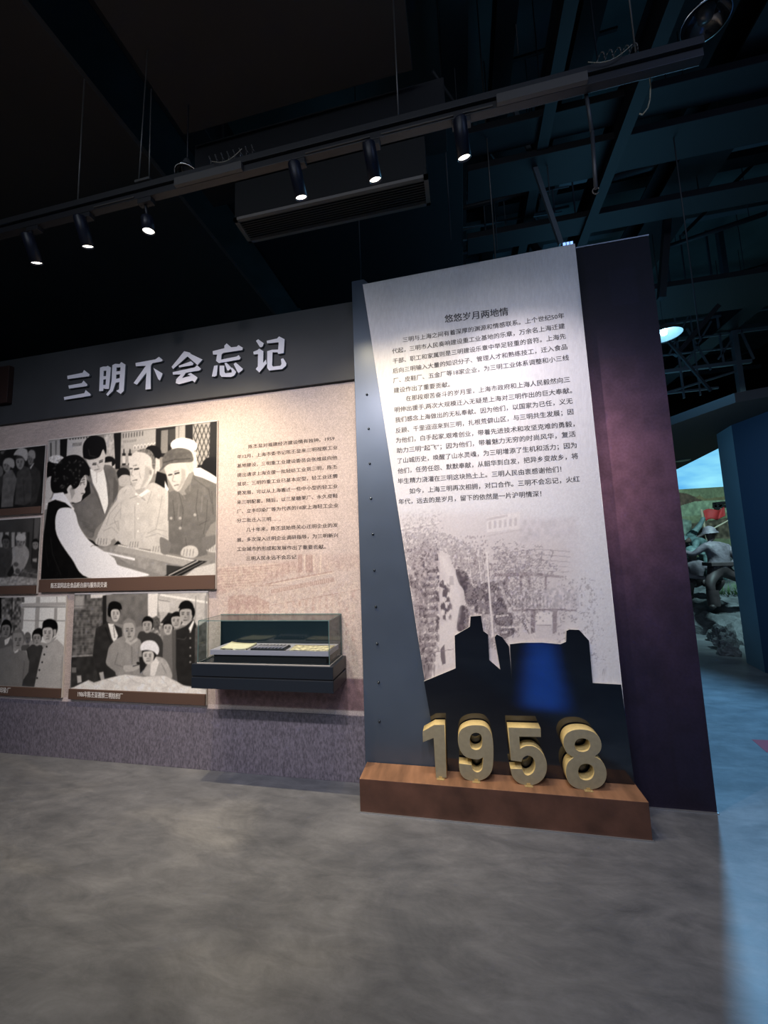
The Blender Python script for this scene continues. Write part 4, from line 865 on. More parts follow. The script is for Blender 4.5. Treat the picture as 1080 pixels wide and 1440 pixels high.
def sheet_on(name, quad_px, z, mt, label, cat, th=.002, curl=0., group=None):
    P_ = [on_z(x, y, z) for (x, y) in quad_px]
    bmx = bmesh.new(); N = 8; top = {}
    for i in range(N+1):
        for j in range(N+1):
            u, v = i/N, j/N; p = (P_[0]*(1-u)+P_[1]*u)*(1-v)+(P_[3]*(1-u)+P_[2]*u)*v
            p = p.copy(); p.x = min(max(p.x, rx0+.004), rx1-.004); p.y = min(max(p.y, rf+.002), 2.606); p.z = z+th+curl*(abs(u-.5)*2)**4*(.5+.5*v)+curl*.5*v**6
            top[i, j] = bmx.verts.new(p)
    for i in range(N):
        for j in range(N): bmx.faces.new((top[i,j], top[i+1,j], top[i+1,j+1], top[i,j+1])).smooth = True
    ret = bmesh.ops.extrude_face_region(bmx, geom=bmx.faces[:])
    for g in ret['geom']:
        if isinstance(g, bmesh.types.BMVert): g.co.z = z+.0004
    bmesh.ops.recalc_face_normals(bmx, faces=bmx.faces[:])
    me = bpy.data.meshes.new(name); bmx.to_mesh(me); bmx.free(); o = link_mesh(name, me, mt)
    tag(o, label, cat, group); return o
sheet_on('open_booklet', [(298,920),(333,921),(361,907),(326,905)], rz, M['paper'], 'cream open booklet at the left end inside the showcase', 'booklet', .007, .006)
sheet_on('handwritten_page', [(336,921),(361,921.5),(370,917),(347,916)], rz, M['paper2'], 'tan handwritten page lying right of the booklet in the showcase', 'page', .002, .001)
sheet_on('printed_leaflet', [(363,921.5),(396,922.5),(405,918),(373,917.5)], rz, M['news'], 'small printed leaflet in front of the dark block in the showcase', 'leaflet', .002, .001)
sheet_on('old_newspaper', [(397,923),(466,923.5),(478,909),(416,908.5)], rz, M['news'], 'yellowed folded newspaper at the right end inside the showcase', 'newspaper', .004, .004)
tb = empty('type_block', on_z(384, 914, rz), 'dark ridged block lying between the booklet and the newspaper', 'block')
a = on_z(352, 914.5, rz); b_ = on_z(400, 915, rz); yb0 = a.y; MB().box(a.x, b_.x, yb0, min(yb0+.10, 2.60), rz+.0004, rz+.012, .002).build('block_body', M['seal'], tb)
for i in range(9):
    x = a.x+.02+i*(b_.x-a.x-.04)/8; MB().bar((x, yb0+.006, rz+.016), (x+.012, yb0+.09, rz+.016), .005, 6).build('ridge', M['riser'], tb)

#@@RIG
# ================================================================== TRACK AND SPOTLIGHTS
TY, TZ = 1.74, 3.63
tk = empty('lighting_track', (-1, TY, TZ), 'long black lighting track hung across the hall above the display wall', 'lighting track')
MB().box(-3.3, 1.15, TY-.02, TY+.02, TZ-.02, TZ+.02, .002).build('rail', M['track'], tk)
MB().box(-3.3, 1.15, TY-.035, TY+.035, TZ+.022, TZ+.060, .002).build('cable_tray', M['duct'], tk)
for (a, b_) in ((252, 345), (697, 822)):
    x0 = on_y(a, 262 if a < 400 else 148, TY).x; x1 = on_y(b_, 236 if a < 400 else 112, TY).x
    MB().box(x0, x1, TY-.042, TY-.022, TZ-.022, TZ+.026, .002).build('channel_cover', M['chan'], tk)
for (a, b_) in ((130, 190), (430, 520), (540, 640), (660, 697)):
    x0 = on_y(a, 300, TY-.03).x; x1 = on_y(b_, 200, TY-.03).x; MB().box(x0, x1, TY-.026, TY-.0205, TZ-.012, TZ-.006).build('contact_strip', M['rod'], tk)
for x in (-3.0, -2.2, -.2, .9):
    MB().bar((x, TY, TZ+.06), (x, TY, 4.58 if x < .2 else 6.6), .004, 6).build('suspension_rod', M['rod'], tk)
x = on_y(208, 262, TY).x
h = MB(); h.bar((x-.035, TY-.03, TZ+.065), (x-.005, TY-.03, 4.58), .0035, 6); h.bar((x+.035, TY-.03, TZ+.065), (x+.03, TY-.03, 4.3), .0035, 6); h.box(x-.05, x+.05, TY-.045, TY-.015, TZ+.06, TZ+.075, .001); h.build('hanger', M['rod'], tk)
# spring cord and loose wire along the track
def spiral(x0, x1, z, rad, turns, name):
    pts = [(x0+(x1-x0)*t/(turns*8), TY-.03+rad*math.cos(t*PI/4), z+rad*math.sin(t*PI/4)) for t in range(turns*8+1)]
    MB().tube(pts, .003, 4).build(name, M['rod'], tk)
spiral(on_y(298,240,TY).x, on_y(365,225,TY).x, TZ+.085, .02, 8, 'coiled_cord'); spiral(on_y(838,95,TY).x, on_y(895,80,TY).x, TZ+.085, .018, 5, 'coiled_cord')
for (a, b_, dz) in ((298, 340, .0), (828, 892, .0)):
    x0 = on_y(a, 243 if a < 500 else 100, TY-.05).x; x1 = on_y(b_, 230 if a < 500 else 88, TY-.05).x
    MB().tube([(x0+(x1-x0)*t/8, TY-.05, TZ+.055-.035*math.sin(PI*t/8)+.03*(t/8)) for t in range(9)], .0022, 4).build('loose_wire', M['wire'], tk)
def track_spot(lx, ly, top, label, tilt, group='black spotlights on the lighting track', power=60, cone=1.6, small=False):
    lens = on_y(lx, ly, TY+.03); r = empty('track_spotlight', (lens.x, TY, TZ-.02), label, 'spotlight', group)
    ax = Vector((tilt[0], tilt[1], -1)).normalized(); Ln_ = .085 if small else .165; rad = .034 if small else .0335
    base = lens-ax*Ln_; q = ax.to_track_quat('Z', 'Y')
    MB().lathe([(0, 0), (rad*.9, 0), (rad, .006), (rad, Ln_), (rad*.92, Ln_), (rad*.9, Ln_-.012)], base, q, 24).build('housing', M['spotbody'], r)
    MB().lathe([(0, Ln_-.011), (rad*.9, Ln_-.010)], base, q, 24).build('lens', M['lens'], r)
    MB().bar(base+ax*.02, (base.x, TY, TZ-.02), .008, 8).build('stem', M['track'], r)
    MB().box(base.x-.035, base.x+.055, TY-.018, TY+.018, TZ-.05, TZ-.02, .002).build('adapter', M['track'], r)
    return lens, ax
spots = [(52, 371, 'track spotlight farthest left, lens glowing', (.02, .40)), (124, 348, 'track spotlight second from the left end of the row', (.02, .40)),
         (424, 279, 'track spotlight above the left end of the air grille', (.10, .40)), (528, 254, 'track spotlight between the grille and the middle of the rail', (.12, .40)), (653, 223, 'rightmost track spotlight on the rail, above the white panel', (.10, .40))]
WARM = (1.0, .80, .56); COOL = (.80, .86, 1.0)
pw = {52: (30, WARM), 124: (75, WARM), 424: (47, (1, .80, .50)), 528: (46, (1, .83, .56)), 653: (72, (.95, .84, .86))}
for lx, ly, lab, tilt in spots:
    lens, ax = track_spot(lx, ly, 0, lab, tilt)
    p_, c_ = pw[lx]; lamp('spot_beam', 'SPOT', lens+ax*.012, p_, c_, lens+ax*2+Vector((.45 if lx == 653 else 0, 0, 0)), spot_size=1.45, spot_blend=1, shadow_soft_size=.02)
lens, ax = track_spot(209, 326, 0, 'short round spotlight glowing below the rail hanger, aimed at the mural', (.05, .10), small=True)
lamp('spot_beam', 'SPOT', lens+ax*.012, 165, (1.0, .80, .50), lens+ax*2+Vector((0, .4, 0)), spot_size=1.5, spot_blend=1, shadow_soft_size=.02)

# ================================================================== AIR GRILLE
gz = 4.0; ga = on_z(330, 308, gz); gb_ = on_z(604, 244, gz); gc = on_z(608, 286, gz)
gy0, gy1 = 2.34, 2.56; gx0, gx1 = -1.53, -.09
ag = empty('air_grille', ((gx0+gx1)/2, gy0, gz), 'long black slatted air grille hanging above the display wall', 'air grille')
f_ = MB(); f_.box(gx0, gx1, gy0, gy0+.022, gz-.012, gz+.01); f_.box(gx0, gx1, gy1-.022, gy1, gz-.012, gz+.01); f_.box(gx0, gx0+.03, gy0, gy1, gz-.012, gz+.01); f_.box(gx1-.03, gx1, gy0, gy1, gz-.012, gz+.01); f_.build('frame', M['grille'], ag)
nsl = 9
for i in range(nsl):
    y = gy0+.034+i*(gy1-gy0-.068)/(nsl-1)
    s_ = MB(); v = [(gx0+.03, y-.007, gz-.008), (gx1-.03, y-.007, gz-.008), (gx1-.03, y+.006, gz+.006), (gx0+.03, y+.006, gz+.006)]; s_.prism([(y-.008, gz-.010), (y-.004, gz-.010), (y+.008, gz+.006), (y+.004, gz+.006)], 'x', gx0+.03, gx1-.03); s_.build('slat', M['grille'], ag)
MB().box(gx0+.01, gx1-.01, gy0+.005, gy1-.005, gz+.01, gz+.30).build('plenum_box', M['grille_in'], ag)
ag['label'] = 'long black slatted air grille hanging above the display wall'

# ================================================================== OVERHEAD BOARDS, BEAMS, PIPES
BZ = 4.6
xr_ = on_z(570, 5, BZ).x; yf = on_z(400, 150, BZ).y; xm = on_z(205, 110, BZ).x; xl2 = on_z(118, 120, BZ).x
def board(name, x0, x1, y0, y1, z, lab, mt='board', th=.05):
    o = MB().box(x0, x1, y0, y1, z, z+th, .004).build(name, M[mt]); return tag(o, lab, 'ceiling board')
board('ceiling_board', xm, xr_, -4, yf, BZ, 'large flat black-brown ceiling board above the track, right of the dark slot')
board('ceiling_board', -6.5, xl2, -4, 6.5, BZ+.05, 'large flat black-brown ceiling board at the left, left of the dark slot')
board('ceiling_board', xm, .05, yf+.35, 2.3, BZ-.25, 'narrow black board running above the air grille', 'duct', .3)
board('ceiling_board', xm-.3, .2, 2.9, 5.5, 5.1, 'dark board high behind the display wall', 'duct')
dct = empty('air_duct', ((xm+xl2)/2, 1, 5.2), 'dark square air duct running away inside the ceiling slot', 'air duct')
MB().box(xl2+.05, xm-.12, -4, 5, 5.15, 5.6, .01).build('duct_body', M['duct'], dct)
for y in (-.5, .6, 1.6, 2.8): MB().box(xl2+.03, xm-.10, y, y+.05, 5.13, 5.62, .004).build('duct_flange', M['duct_b'], dct)
# roof steel beyond: y beams, x purlins, rods and pipes
steel = [  # pixel on member, z, half width, label
 ((1010,190), 5.4, .24, 'broad dark roof beam running away at the far right'), ((890,160), 5.0, .05, 'slim dark roof beam beside the hanging cable'), ((790,200), 6.1, .10, 'dark roof beam above the white panel'),
 ((700,180), 6.1, .09, 'dark roof beam left of the hanging cable'), ((640,120), 6.0, .12, 'dark roof beam nearest the ceiling board'), ((1075,420), 5.2, .16, 'dark roof beam low at the right edge'), ((745,300), 5.2, .05, 'thin roof beam right above the white panel')]
for (p, z, hw, lab) in steel:
    q = on_z(p[0], p[1], z); b_ = empty('roof_beam', (q.x, q.y, z), lab, 'roof beam', 'dark steel beams under the roof')
    t1 = MB(); t1.box(q.x-hw, q.x+hw, .2, 13.8, z, z+.02); t1.build('lower_flange', M['duct_b'], b_)
    t1 = MB(); t1.box(q.x-.012, q.x+.012, .2, 13.8, z+.02, z+.34); t1.build('web', M['duct_b'], b_); MB().box(q.x-hw, q.x+hw, .2, 13.8, z+.34, z+.36).build('upper_flange', M['duct_b'], b_)
ORD = ['nearest', 'second', 'third', 'fourth', 'fifth', 'sixth', 'seventh', 'eighth', 'ninth', 'tenth', 'eleventh', 'twelfth', 'thirteenth', 'fourteenth', 'fifteenth']
pur = [(690,215),(690,255),(690,300),(690,340),(1000,180),(1000,215),(1000,295),(1000,305),(1000,430),(1000,470),(1000,505),(1000,525),(1000,555)]
pur.sort(key=lambda p: on_z(p[0], p[1], 6.5).y)
for i, p in enumerate(pur):
    z = 6.55 if i % 3 else 6.2
    q = on_z(p[0], p[1], z); hw = .05 if i % 2 else .09
    o = MB().box(.25, 8.9, q.y-hw, q.y+hw, z, z+.10, .004).build('roof_purlin', M['purlin' if i % 2 else 'duct_b'])
    tag(o, ORD[i]+' dark steel purlin crossing the roof, counted away from the lighting track', 'purlin', 'steel purlins crossing the roof')
for i, (p, z, hw, lab) in enumerate([((760,172), 5.35, .13, 'black cross beam nearest the lighting track'), ((760,226), 5.3, .20, 'broad black cross beam behind the hanging cable'), ((700,318), 5.25, .14, 'black cross beam just above the top of the white panel'), ((1000,395), 5.1, .45, 'broad black bulkhead beam right of the partition top')]):
    q = on_z(p[0], p[1], z); x0_, x1_ = (.25, 8.9) if i < 3 else (2.4, 8.9); o = MB().box(x0_, x1_, q.y-hw, q.y+hw*.8, z-.09-.06*i, z-.02-.06*i, .004).build('cross_beam', M['duct_b']); tag(o, lab, 'cross beam', 'black cross beams under the roof')
pipes = [((608,100),(770,330),5.6), ((862,250),(1078,190),5.9), ((930,350),(1078,300),5.95), ((930,480),(1075,430),5.9), ((925,545),(1060,492),5.7), ((555,345),(800,290),5.6), ((560,372),(790,330),5.6), ((905,420),(1075,372),5.9), ((928,512),(1040,462),5.6), ((620,300),(780,262),5.5)]
pipes.sort(key=lambda t: -t[0][1])
for i, (a, b_, z) in enumerate(pipes):
    A = on_z(*a, z); B = on_z(*b_, z); e = empty('service_pipe', A, ORD[i].replace('nearest', 'lowest')+' thin dark service pipe under the roof, counted upwards in the photo', 'pipe', 'service pipes under the roof')
    MB().bar(A, B, .014+.010*(i % 3), 8).build('pipe_run', M['pipe'], e)
    for f_ in (.15, .85): C_ = A.lerp(B, f_); MB().bar(C_, (C_.x, C_.y, 7.2), .005, 6).build('pipe_hanger', M['pipe'], e)
rods = [((627,100),(627,338)), ((695,225),(695,352)), ((735,60),(722,78)), ((500,330),(513,395)), ((830,20),(843,86)), ((787,30),(783,90)), ((970,190),(985,275)), ((975,400),(984,480)), ((775,235),(768,275))]
rods.sort(key=lambda t: t[0][0])
for i, (a, b_) in enumerate(rods):
    r_ = ray(*a); Yd = min(3.6+(i % 4)*.5, 4.4/(r_.z/r_.y)); A = on_y(*a, Yd); B = on_y(*b_, Yd)
    x = (A.x+B.x)/2; o = MB().bar((x, Yd, min(A.z, B.z)), (x, Yd, 7.2), .006, 6).build('hanger_rod', M['pipe']); tag(o, ORD[i].replace('nearest', 'leftmost')+' thin hanger rod below the roof, counted from the left', 'rod', 'hanger rods below the roof')
brc = [((545,0+365),(640,420),.04), ((868,40),(720,85),.02), ((740,330),(790,400),.05), ((950,150),(930,420),.05), ((1010,430),(950,500),.04), ((905,330),(965,220),.03), ((960,330),(1060,230),.03), ((1000,550),(940,480),.02)]
brc.sort(key=lambda t: t[0][0])
for i, (a, b_, w_) in enumerate(brc):
    r_ = ray(*(a if a[1] < b_[1] else b_)); Yb = min(5.4+.3*(i % 3), 5.2/(r_.z/r_.y)); A = on_y(*a, Yb); B = on_y(*b_, Yb); o = MB().bar(A, B, w_, 4, square=True).build('diagonal_brace', M['duct_b']); tag(o, ORD[i].replace('nearest', 'leftmost')+' diagonal steel brace between the roof beams, counted from the left', 'brace', 'diagonal braces of the roof')
# lattice trusses: rails and braces in one upright plane each
def lattice(Yp, lines, label, mt):
    A0 = on_y(*lines[0][0], Yp); e = empty('lattice_truss', A0, label, 'truss', 'lattice trusses under the roof')
    for (a, b_, w_, nm) in lines:
        A = on_y(*a, Yp); B = on_y(*b_, Yp)
        if nm == 'post': B = Vector((A.x, Yp, 7.2))
        MB().bar(A, B, w_, 4, square=True).build(nm, M[mt], e)
lattice(7.6, [((934,523),(1056,508),.045,'rail'), ((938,552),(1036,522),.022,'brace'), ((938,553),(1010,545),.025,'rail'), ((925,458),(1080,434),.025,'rail'), ((928,482),(1080,462),.020,'rail'), ((930,500),(1040,488),.018,'rail'), ((950,405),(1090,392),.03,'rail'), ((922,440),(936,437),.03,'rail'),
  ((1018,514),(1018,400),.02,'post'), ((1044,560),(1040,400),.06,'post'), ((962,560),(958,400),.02,'post'), ((985,556),(978,400),.015,'post'), ((960,520),(1000,452),.02,'brace'), ((1000,520),(966,462),.02,'brace'), ((1010,505),(1055,440),.02,'brace'), ((940,500),(970,440),.02,'brace'), ((1060,505),(1030,440),.02,'brace')],
  'blue-lit lattice truss beyond the pendant lamp, right of the partition', 'purlin')
lattice(4.6, [((560,350),(800,318),.010,'rail'), ((575,332),(790,298),.009,'rail'), ((600,302),(800,262),.010,'rail'), ((620,278),(790,243),.012,'rail'), ((700,244),(830,218),.012,'rail'), ((684,340),(683,240),.008,'post'), ((712,330),(710,240),.008,'post'), ((640,345),(638,240),.010,'post'), ((780,300),(777,240),.010,'post'), ((810,310),(806,240),.010,'post')],
  'thin conduit lattice behind the top of the white panel', 'purlin')
A = on_y(789, 344, 3.6); B = on_y(752, 236, 3.6); tag(MB().bar(A, B+(B-A)*.9, .028, 4, square=True).build('slanted_column', M['purlin']), 'slanted grey steel column rising behind the blue indicator', 'column')
A = on_y(696, 352, 3.3); tag(MB().bar(A-Vector((0,0,.2)), (A.x, 3.3, 7.2), .006, 6).build('tall_rod', M['rod']), 'bright thin rod rising from behind the middle of the white panel', 'rod')
# hanging flat cable with hook
A = on_y(821, 112, 1.77); B = on_y(838, 265, 1.77); hc = empty('hanging_cable', A, 'slack double cable hanging from the track end with a small hook', 'cable')
MB().tube([A, A.lerp(B, .5)+Vector((.01, 0, 0)), B], .009, 8).build('cable', M['pipe'], hc)
MB().tube([B+Vector((.016*math.cos(t), 0, -.012+.016*math.sin(t))) for t in np.linspace(.5, 5.5, 9)], .0025, 5).build('hook', M['rod'], hc)
P0 = on_y(912,92,1.765); MB().tube([P0, on_y(915,120,1.79), on_y(914,140,1.79), on_y(911,152,1.79), on_y(904,161,1.79), on_y(899,160,1.79)], .003, 5).build('white_wire', M['wire']); tag(bpy.data.objects['white_wire'], 'short pale loop of wire hanging beside the slim roof beam', 'wire')
# small blue lit label on top of the white panel
a = on_y(790, 348, 2.56); b_ = on_y(806, 341, 2.56)
q = empty('blue_indicator', ((a.x+b_.x)/2, 2.56, a.z), 'small blue lit indicator on top right of the white panel', 'indicator')
M['blueled'] = mat('blue_led', (.1, .2, .8), .4, emit=(.25, .45, 1), es=1.6)
MB().box(a.x, b_.x, 2.55, 2.58, tr_.z-.03, b_.z+.005, .002).build('indicator_body', M['case'], q)
for k in range(3): MB().box(a.x+.006+k*.022, a.x+.022+k*.022, 2.546, 2.5495, tr_.z+.005, b_.z).build('led', M['blueled'], q)

# ================================================================== PENDANT LAMPS
def pendant(p, rad, label, lit=False, top=6.5, tilt=(0, 0), dark=False):
    r = empty('pendant_lamp', p, label, 'pendant lamp', 'dome pendant lamps'); p = Vector(p)
    qq = Vector((tilt[0], tilt[1], 1)).to_track_quat('Z', 'Y')
    MB().lathe([(rad, 0), (rad*.98, .012), (rad*.80, rad*.30), (rad*.45, rad*.52), (.035, rad*.62), (.03, rad*.80), (0, rad*.8)], p, qq, 32).build('shade', M['smoke' if dark else 'shade'], r)
    MB().lathe([(rad*.985, .001), (rad*.78, rad*.28), (rad*.43, rad*.49), (0, rad*.55)], p, qq, 32).build('reflector', M['smoke' if dark else 'shade_in'], r)
    if dark: MB().lathe([(rad*.97, -.003), (rad*1.02, -.003), (rad*1.02, .003), (rad*.97, .003), (rad*.97, -.003)], p, qq, 40).build('rim', M['chrome'], r)
    MB().lathe([(0, -.0), (.03, .012), (.038, .05), (.02, .10), (0, .11)], p+Vector((0, 0, .0)), qq, 16).build('bulb', M['bulb'] if lit else M['shade'], r)
    MB().bar(p+qq@Vector((0, 0, rad*.8)), (p.x, p.y, top), .005, 6).build('cord', M['track'], r)
pp = on_y(934, 472, 5.1); pendant(pp, .19, 'lit blue-white dome pendant lamp beside the right edge of the partition', True)
lamp('pendant_bulb', 'POINT', pp+Vector((0, 0, .04)), 1.1, (.25, .70, 1.0), shadow_soft_size=.04)

pq = on_y(992, 30, 1.9); pendant(pq, .10, 'unlit glass dome pendant lamp at the top right above the track end', False, 6.9, (.1, -.1), True)
pq = on_y(263, 245, 2.0); pendant(pq, .075, 'small unlit dome lamp with a shiny rim above the left track', False, 4.56, (0, 0), True)

#@@DIORAMA
# ================================================================== BLUE SIDE WALL AND BATTLE DIORAMA
A = on_z(1050, 932); B = on_z(1076, 946); d = (B-A).normalized(); Cc = B+Vector((.5, -2.6, 0)); zt = 3.0
def slab(name, a, b, th, z0, z1, mt):
    a = Vector((a.x, a.y, 0)); b = Vector((b.x, b.y, 0)); n = (b-a).normalized(); n = Vector((-n.y, n.x, 0))*th
    if n.x < 0: n = -n
    pts = [(a.x, a.y), (b.x, b.y), (b.x+n.x, b.y+n.y), (a.x+n.x, a.y+n.y)]
    o = MB().prism(pts, 'z', z0, z1).build(name, M[mt]); o['kind'] = 'structure'; return o
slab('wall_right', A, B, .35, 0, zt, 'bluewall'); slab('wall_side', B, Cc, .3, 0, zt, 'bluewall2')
so = MB().prism([(2.36,5.4),(2.8,4.43),(3.7,4.1),(3.75,5.5),(3.88,6.67),(4.09,8.22),(2.4,8.4)], 'z', 2.9, 3.0).build('trim_3', [M['soffit'], M['black']]); so['kind'] = 'structure'
for p in so.data.polygons: p.material_index = 0 if p.normal.z < -.5 else 1  # sides and top blackened so they look unlit
q = on_z(960, 647.5, 2.89); dl = empty('recessed_downlight', q, 'round pale unlit downlight in the dark soffit beside the sky screen', 'downlight')
MB().lathe([(0, -.006), (.09, -.006), (.11, -.002), (.115, .01)], q, None, 24).build('trim_ring', M['shade'], dl)
# sky screen
BY = 10.6
sky = bpy.data.materials.new('sky_screen'); sky.use_nodes = True; nt = sky.node_tree; b_ = nt.nodes['Principled BSDF']
tc = nt.nodes.new('ShaderNodeTexCoord'); nz1 = nt.nodes.new('ShaderNodeTexNoise'); nz1.inputs['Scale'].default_value = 1.1; nz1.inputs['Detail'].default_value = 4
mp = nt.nodes.new('ShaderNodeMapping'); mp.inputs['Scale'].default_value = (.6, 1, 2.2); rp = nt.nodes.new('ShaderNodeValToRGB'); rp.color_ramp.elements[0].position = .35; rp.color_ramp.elements[0].color = (.10, .42, .80, 1); rp.color_ramp.elements[1].position = .7; rp.color_ramp.elements[1].color = (.30, .78, .92, 1)
nt.links.new(tc.outputs['Object'], mp.inputs[0]); nt.links.new(mp.outputs[0], nz1.inputs['Vector']); nt.links.new(nz1.outputs[0], rp.inputs[0]); nt.links.new(rp.outputs[0], b_.inputs['Emission Color']); b_.inputs['Emission Strength'].default_value = 1.0; b_.inputs['Base Color'].default_value = (0, 0, 0, 1)
M['sky'] = sky
zs0 = on_y(957, 687, BY).z-.02; xa, xb = on_y(930, 690, BY).x-.6, on_y(1030, 680, BY).x+.3
scn = empty('sky_screen', ((xa+xb)/2, BY, zs0), 'glowing blue sky screen at the back of the battle scene', 'screen')
MB().box(xa, xb, BY, BY+.06, zs0, zs0+.98).build('screen_face', M['sky'], scn); MB().box(xa-.02, xb+.02, BY+.061, BY+.12, 0, zs0+1.0).build('screen_back', M['black'], scn)
# painted hills backdrop
xb = on_y(1060, 680, BY).x+.4
xs = np.linspace(xa, xb, 280); zs = np.linspace(0, zs0-.005, 200)
S = Sheet(xs, zs, BY-.05, (.52, .55, .42)); S.cv = crop(940, 620, 8.0); P, Ln = S.poly, S.line
S.C *= (1+.25*(sm_noise(S.X.shape, 22, 3)-.5))[..., None]
P([(100,580),(200,590),(400,665),(150,740),(80,740)], (.38,.30,.25), nz=(.15,6)); P([(300,640),(350,610),(410,650),(600,630),(700,600),(700,660),(400,672)], (.50,.46,.33))
P([(100,740),(300,680),(700,660),(700,800),(100,860)], (.58,.64,.52), nz=(.15,8))
P([(240,930),(450,900),(700,860),(700,1100),(200,1100)], (.42,.37,.31), nz=(.3,6)); P([(100,860),(260,900),(260,1060),(100,1060)], (.48,.55,.50), nz=(.3,6))
S.grain(.10, 3)
tag(S.build('hill_backdrop', M['p_back']), 'painted brown and green hill backdrop below the sky screen', 'backdrop')
# terrain mound
def terrain():
    bmx = bmesh.new(); N, K = 60, 80; V = {}
    for j in range(K+1):
        y = 5.2+(10.5-5.2)*j/K
        xe = np.interp(y, [5.2, 5.9, 6.6, 7.2, 7.6, 9.0, 10.5], [3.70, 3.75, 3.86, 3.80, 3.55, 2.6, 2.2])
        for i in range(N+1):
            x = xe+(8.0-xe)*(i/N)**1.3; dd = x-xe; back = max(0, y-7.2)
            h_ = .02+min(dd/.35, 1)*.24+dd*.05+back*.16+max(0, y-8.5)*.10
            nn = mnoise.fractal(Vector((x*2.2, y*2.2, 0)), .8, 2.2, 6)*.09+mnoise.noise(Vector((x*5, y*5, 3)))*.05
            if j < 1 or i < 1: h_ = 0; nn = 0
            V[i, j] = bmx.verts.new((x+mnoise.noise(Vector((x*4, y*4, 9)))*.05, y, max(0, h_+nn)))
    for j in range(K):
        for i in range(N): bmx.faces.new((V[i,j], V[i+1,j], V[i+1,j+1], V[i,j+1]))
    me = bpy.data.meshes.new('rocky_ground'); bmx.to_mesh(me); bmx.free(); return tag(link_mesh('rocky_ground', me, M['rock']), 'sculpted grey rocky ground of the battle scene', 'rocky ground')
terr = terrain()
def boulder(p, r, sq, seed, label):
    bmx = bmesh.new(); bmesh.ops.create_icosphere(bmx, subdivisions=4, radius=1)
    for v in bmx.verts:
        n = v.co.normalized(); k = 1+.35*mnoise.fractal(n*1.3+Vector((seed, 0, 0)), .8, 2.1, 4)
        v.co = Vector((n.x*r*k*sq[0], n.y*r*k*sq[1], max(n.z*r*k*sq[2], -r*.55)))
    me = bpy.data.meshes.new('boulder'); bmx.to_mesh(me); bmx.free()
    o = link_mesh('boulder', me, M['rock']); o.location = (p[0], p[1], p[2]+r*.55); tag(o, label, 'boulder', 'boulders edging the battle scene'); return o
q = on_z(1022, 905); boulder((q.x-.02, q.y+.15, 0), .13, (1, .9, 1.1), 1, 'rounded dark boulder on the floor at the front of the rocky ground')
q = on_z(1032, 922); boulder((q.x-.02, q.y+.05, 0), .12, (1, 1, 1.1), 5, 'dark boulder on the floor touching the blue side wall')
q = on_z(1040, 925); boulder((q.x+.10, q.y+.45, .05), .15, (.9, .9, 1.3), 9, 'upright boulder wedged behind the two front boulders')

def figure(name, label, pos, J, E_, R, clothes, extra=None, k=.85):
    """one continuous skinned body; J joints (x,y,z) local, E_ edges, R radii"""
    e = empty(name, pos, label, 'statue', 'soldier statues in the battle scene')
    e.scale = (k, k, k)
    names = list(J); me = bpy.data.meshes.new('body'); me.from_pydata([J[k] for k in names], [(names.index(a), names.index(b)) for a, b in E_], [])
    o = bpy.data.objects.new('tmp', me); COL.objects.link(o)
    sk_ = o.modifiers.new('s', 'SKIN'); sk_.use_smooth_shade = True
    for i, k in enumerate(names): me.skin_vertices[0].data[i].radius = (R[k], R[k]*.9) if not isinstance(R[k], tuple) else R[k]
    me.skin_vertices[0].data[names.index('pelvis')].use_root = True
    sb = o.modifiers.new('b', 'SUBSURF'); sb.levels = 2; sb.render_levels = 2
    bpy.context.view_layer.update()
    m2 = bpy.data.meshes.new_from_object(o.evaluated_get(bpy.context.evaluated_depsgraph_get())); COL.objects.unlink(o); bpy.data.objects.remove(o)
    zc, zlim = clothes[2], clothes[3]
    m2.name = 'body'; m2.materials.clear(); b_ = bpy.data.objects.new('body', m2); COL.objects.link(b_); b_.parent = e
    m2.materials.append(M[clothes[0]]); m2.materials.append(M[clothes[1]]); m2.materials.append(M['skin'])
    hd_ = Vector(J['head'])
    for p in m2.polygons:
        p.use_smooth = True
        p.material_index = 2 if (p.center-hd_).length < .14 and p.center.z > hd_.z-.10 else (1 if p.center.z < zc else 0)
    return e
def helmet(par, c, r, tilt, mt):
    q_ = Vector((tilt[0], tilt[1], 1)).to_track_quat('Z', 'Y')
    prof = [(r*1.36, -.012), (r*1.32, .004), (r*1.05, r*.28), (r*.98, r*.6), (r*.70, r*1.0), (r*.30, r*1.22), (0, r*1.28)]
    o = MB().lathe(prof+[], c, q_, 24).build('helmet', M[mt]); o.parent = par; return o
# figure 1: soldier with one knee raised, seen from behind
J = dict(pelvis=(0,0,.72), spine=(.02,.02,.95), chest=(.0,.04,1.14), neck=(-.03,.05,1.27), head=(-.06,.05,1.40), crown=(-.06,.05,1.50),
         sl=(-.19,.0,1.18), el=(-.36,.10,1.02), wl=(-.52,.28,1.12), hl=(-.58,.36,1.15), sr=(.20,.06,1.15), er=(.33,.02,.92), wr=(.16,-.06,.80), hr=(.08,-.04,.80),
         hipl=(-.10,.0,.66), kl=(-.26,-.12,.46), al=(-.20,-.10,.08), tl=(-.32,-.20,.04), hipr=(.12,.0,.66), kr=(.45,-.05,.46), ar=(.78,.1,.20), tr=(.80,.04,.10))
EE = [('pelvis','spine'),('spine','chest'),('chest','neck'),('neck','head'),('head','crown'),('chest','sl'),('sl','el'),('el','wl'),('wl','hl'),('chest','sr'),('sr','er'),('er','wr'),('wr','hr'),('pelvis','hipl'),('hipl','kl'),('kl','al'),('al','tl'),('pelvis','hipr'),('hipr','kr'),('kr','ar'),('ar','tr')]
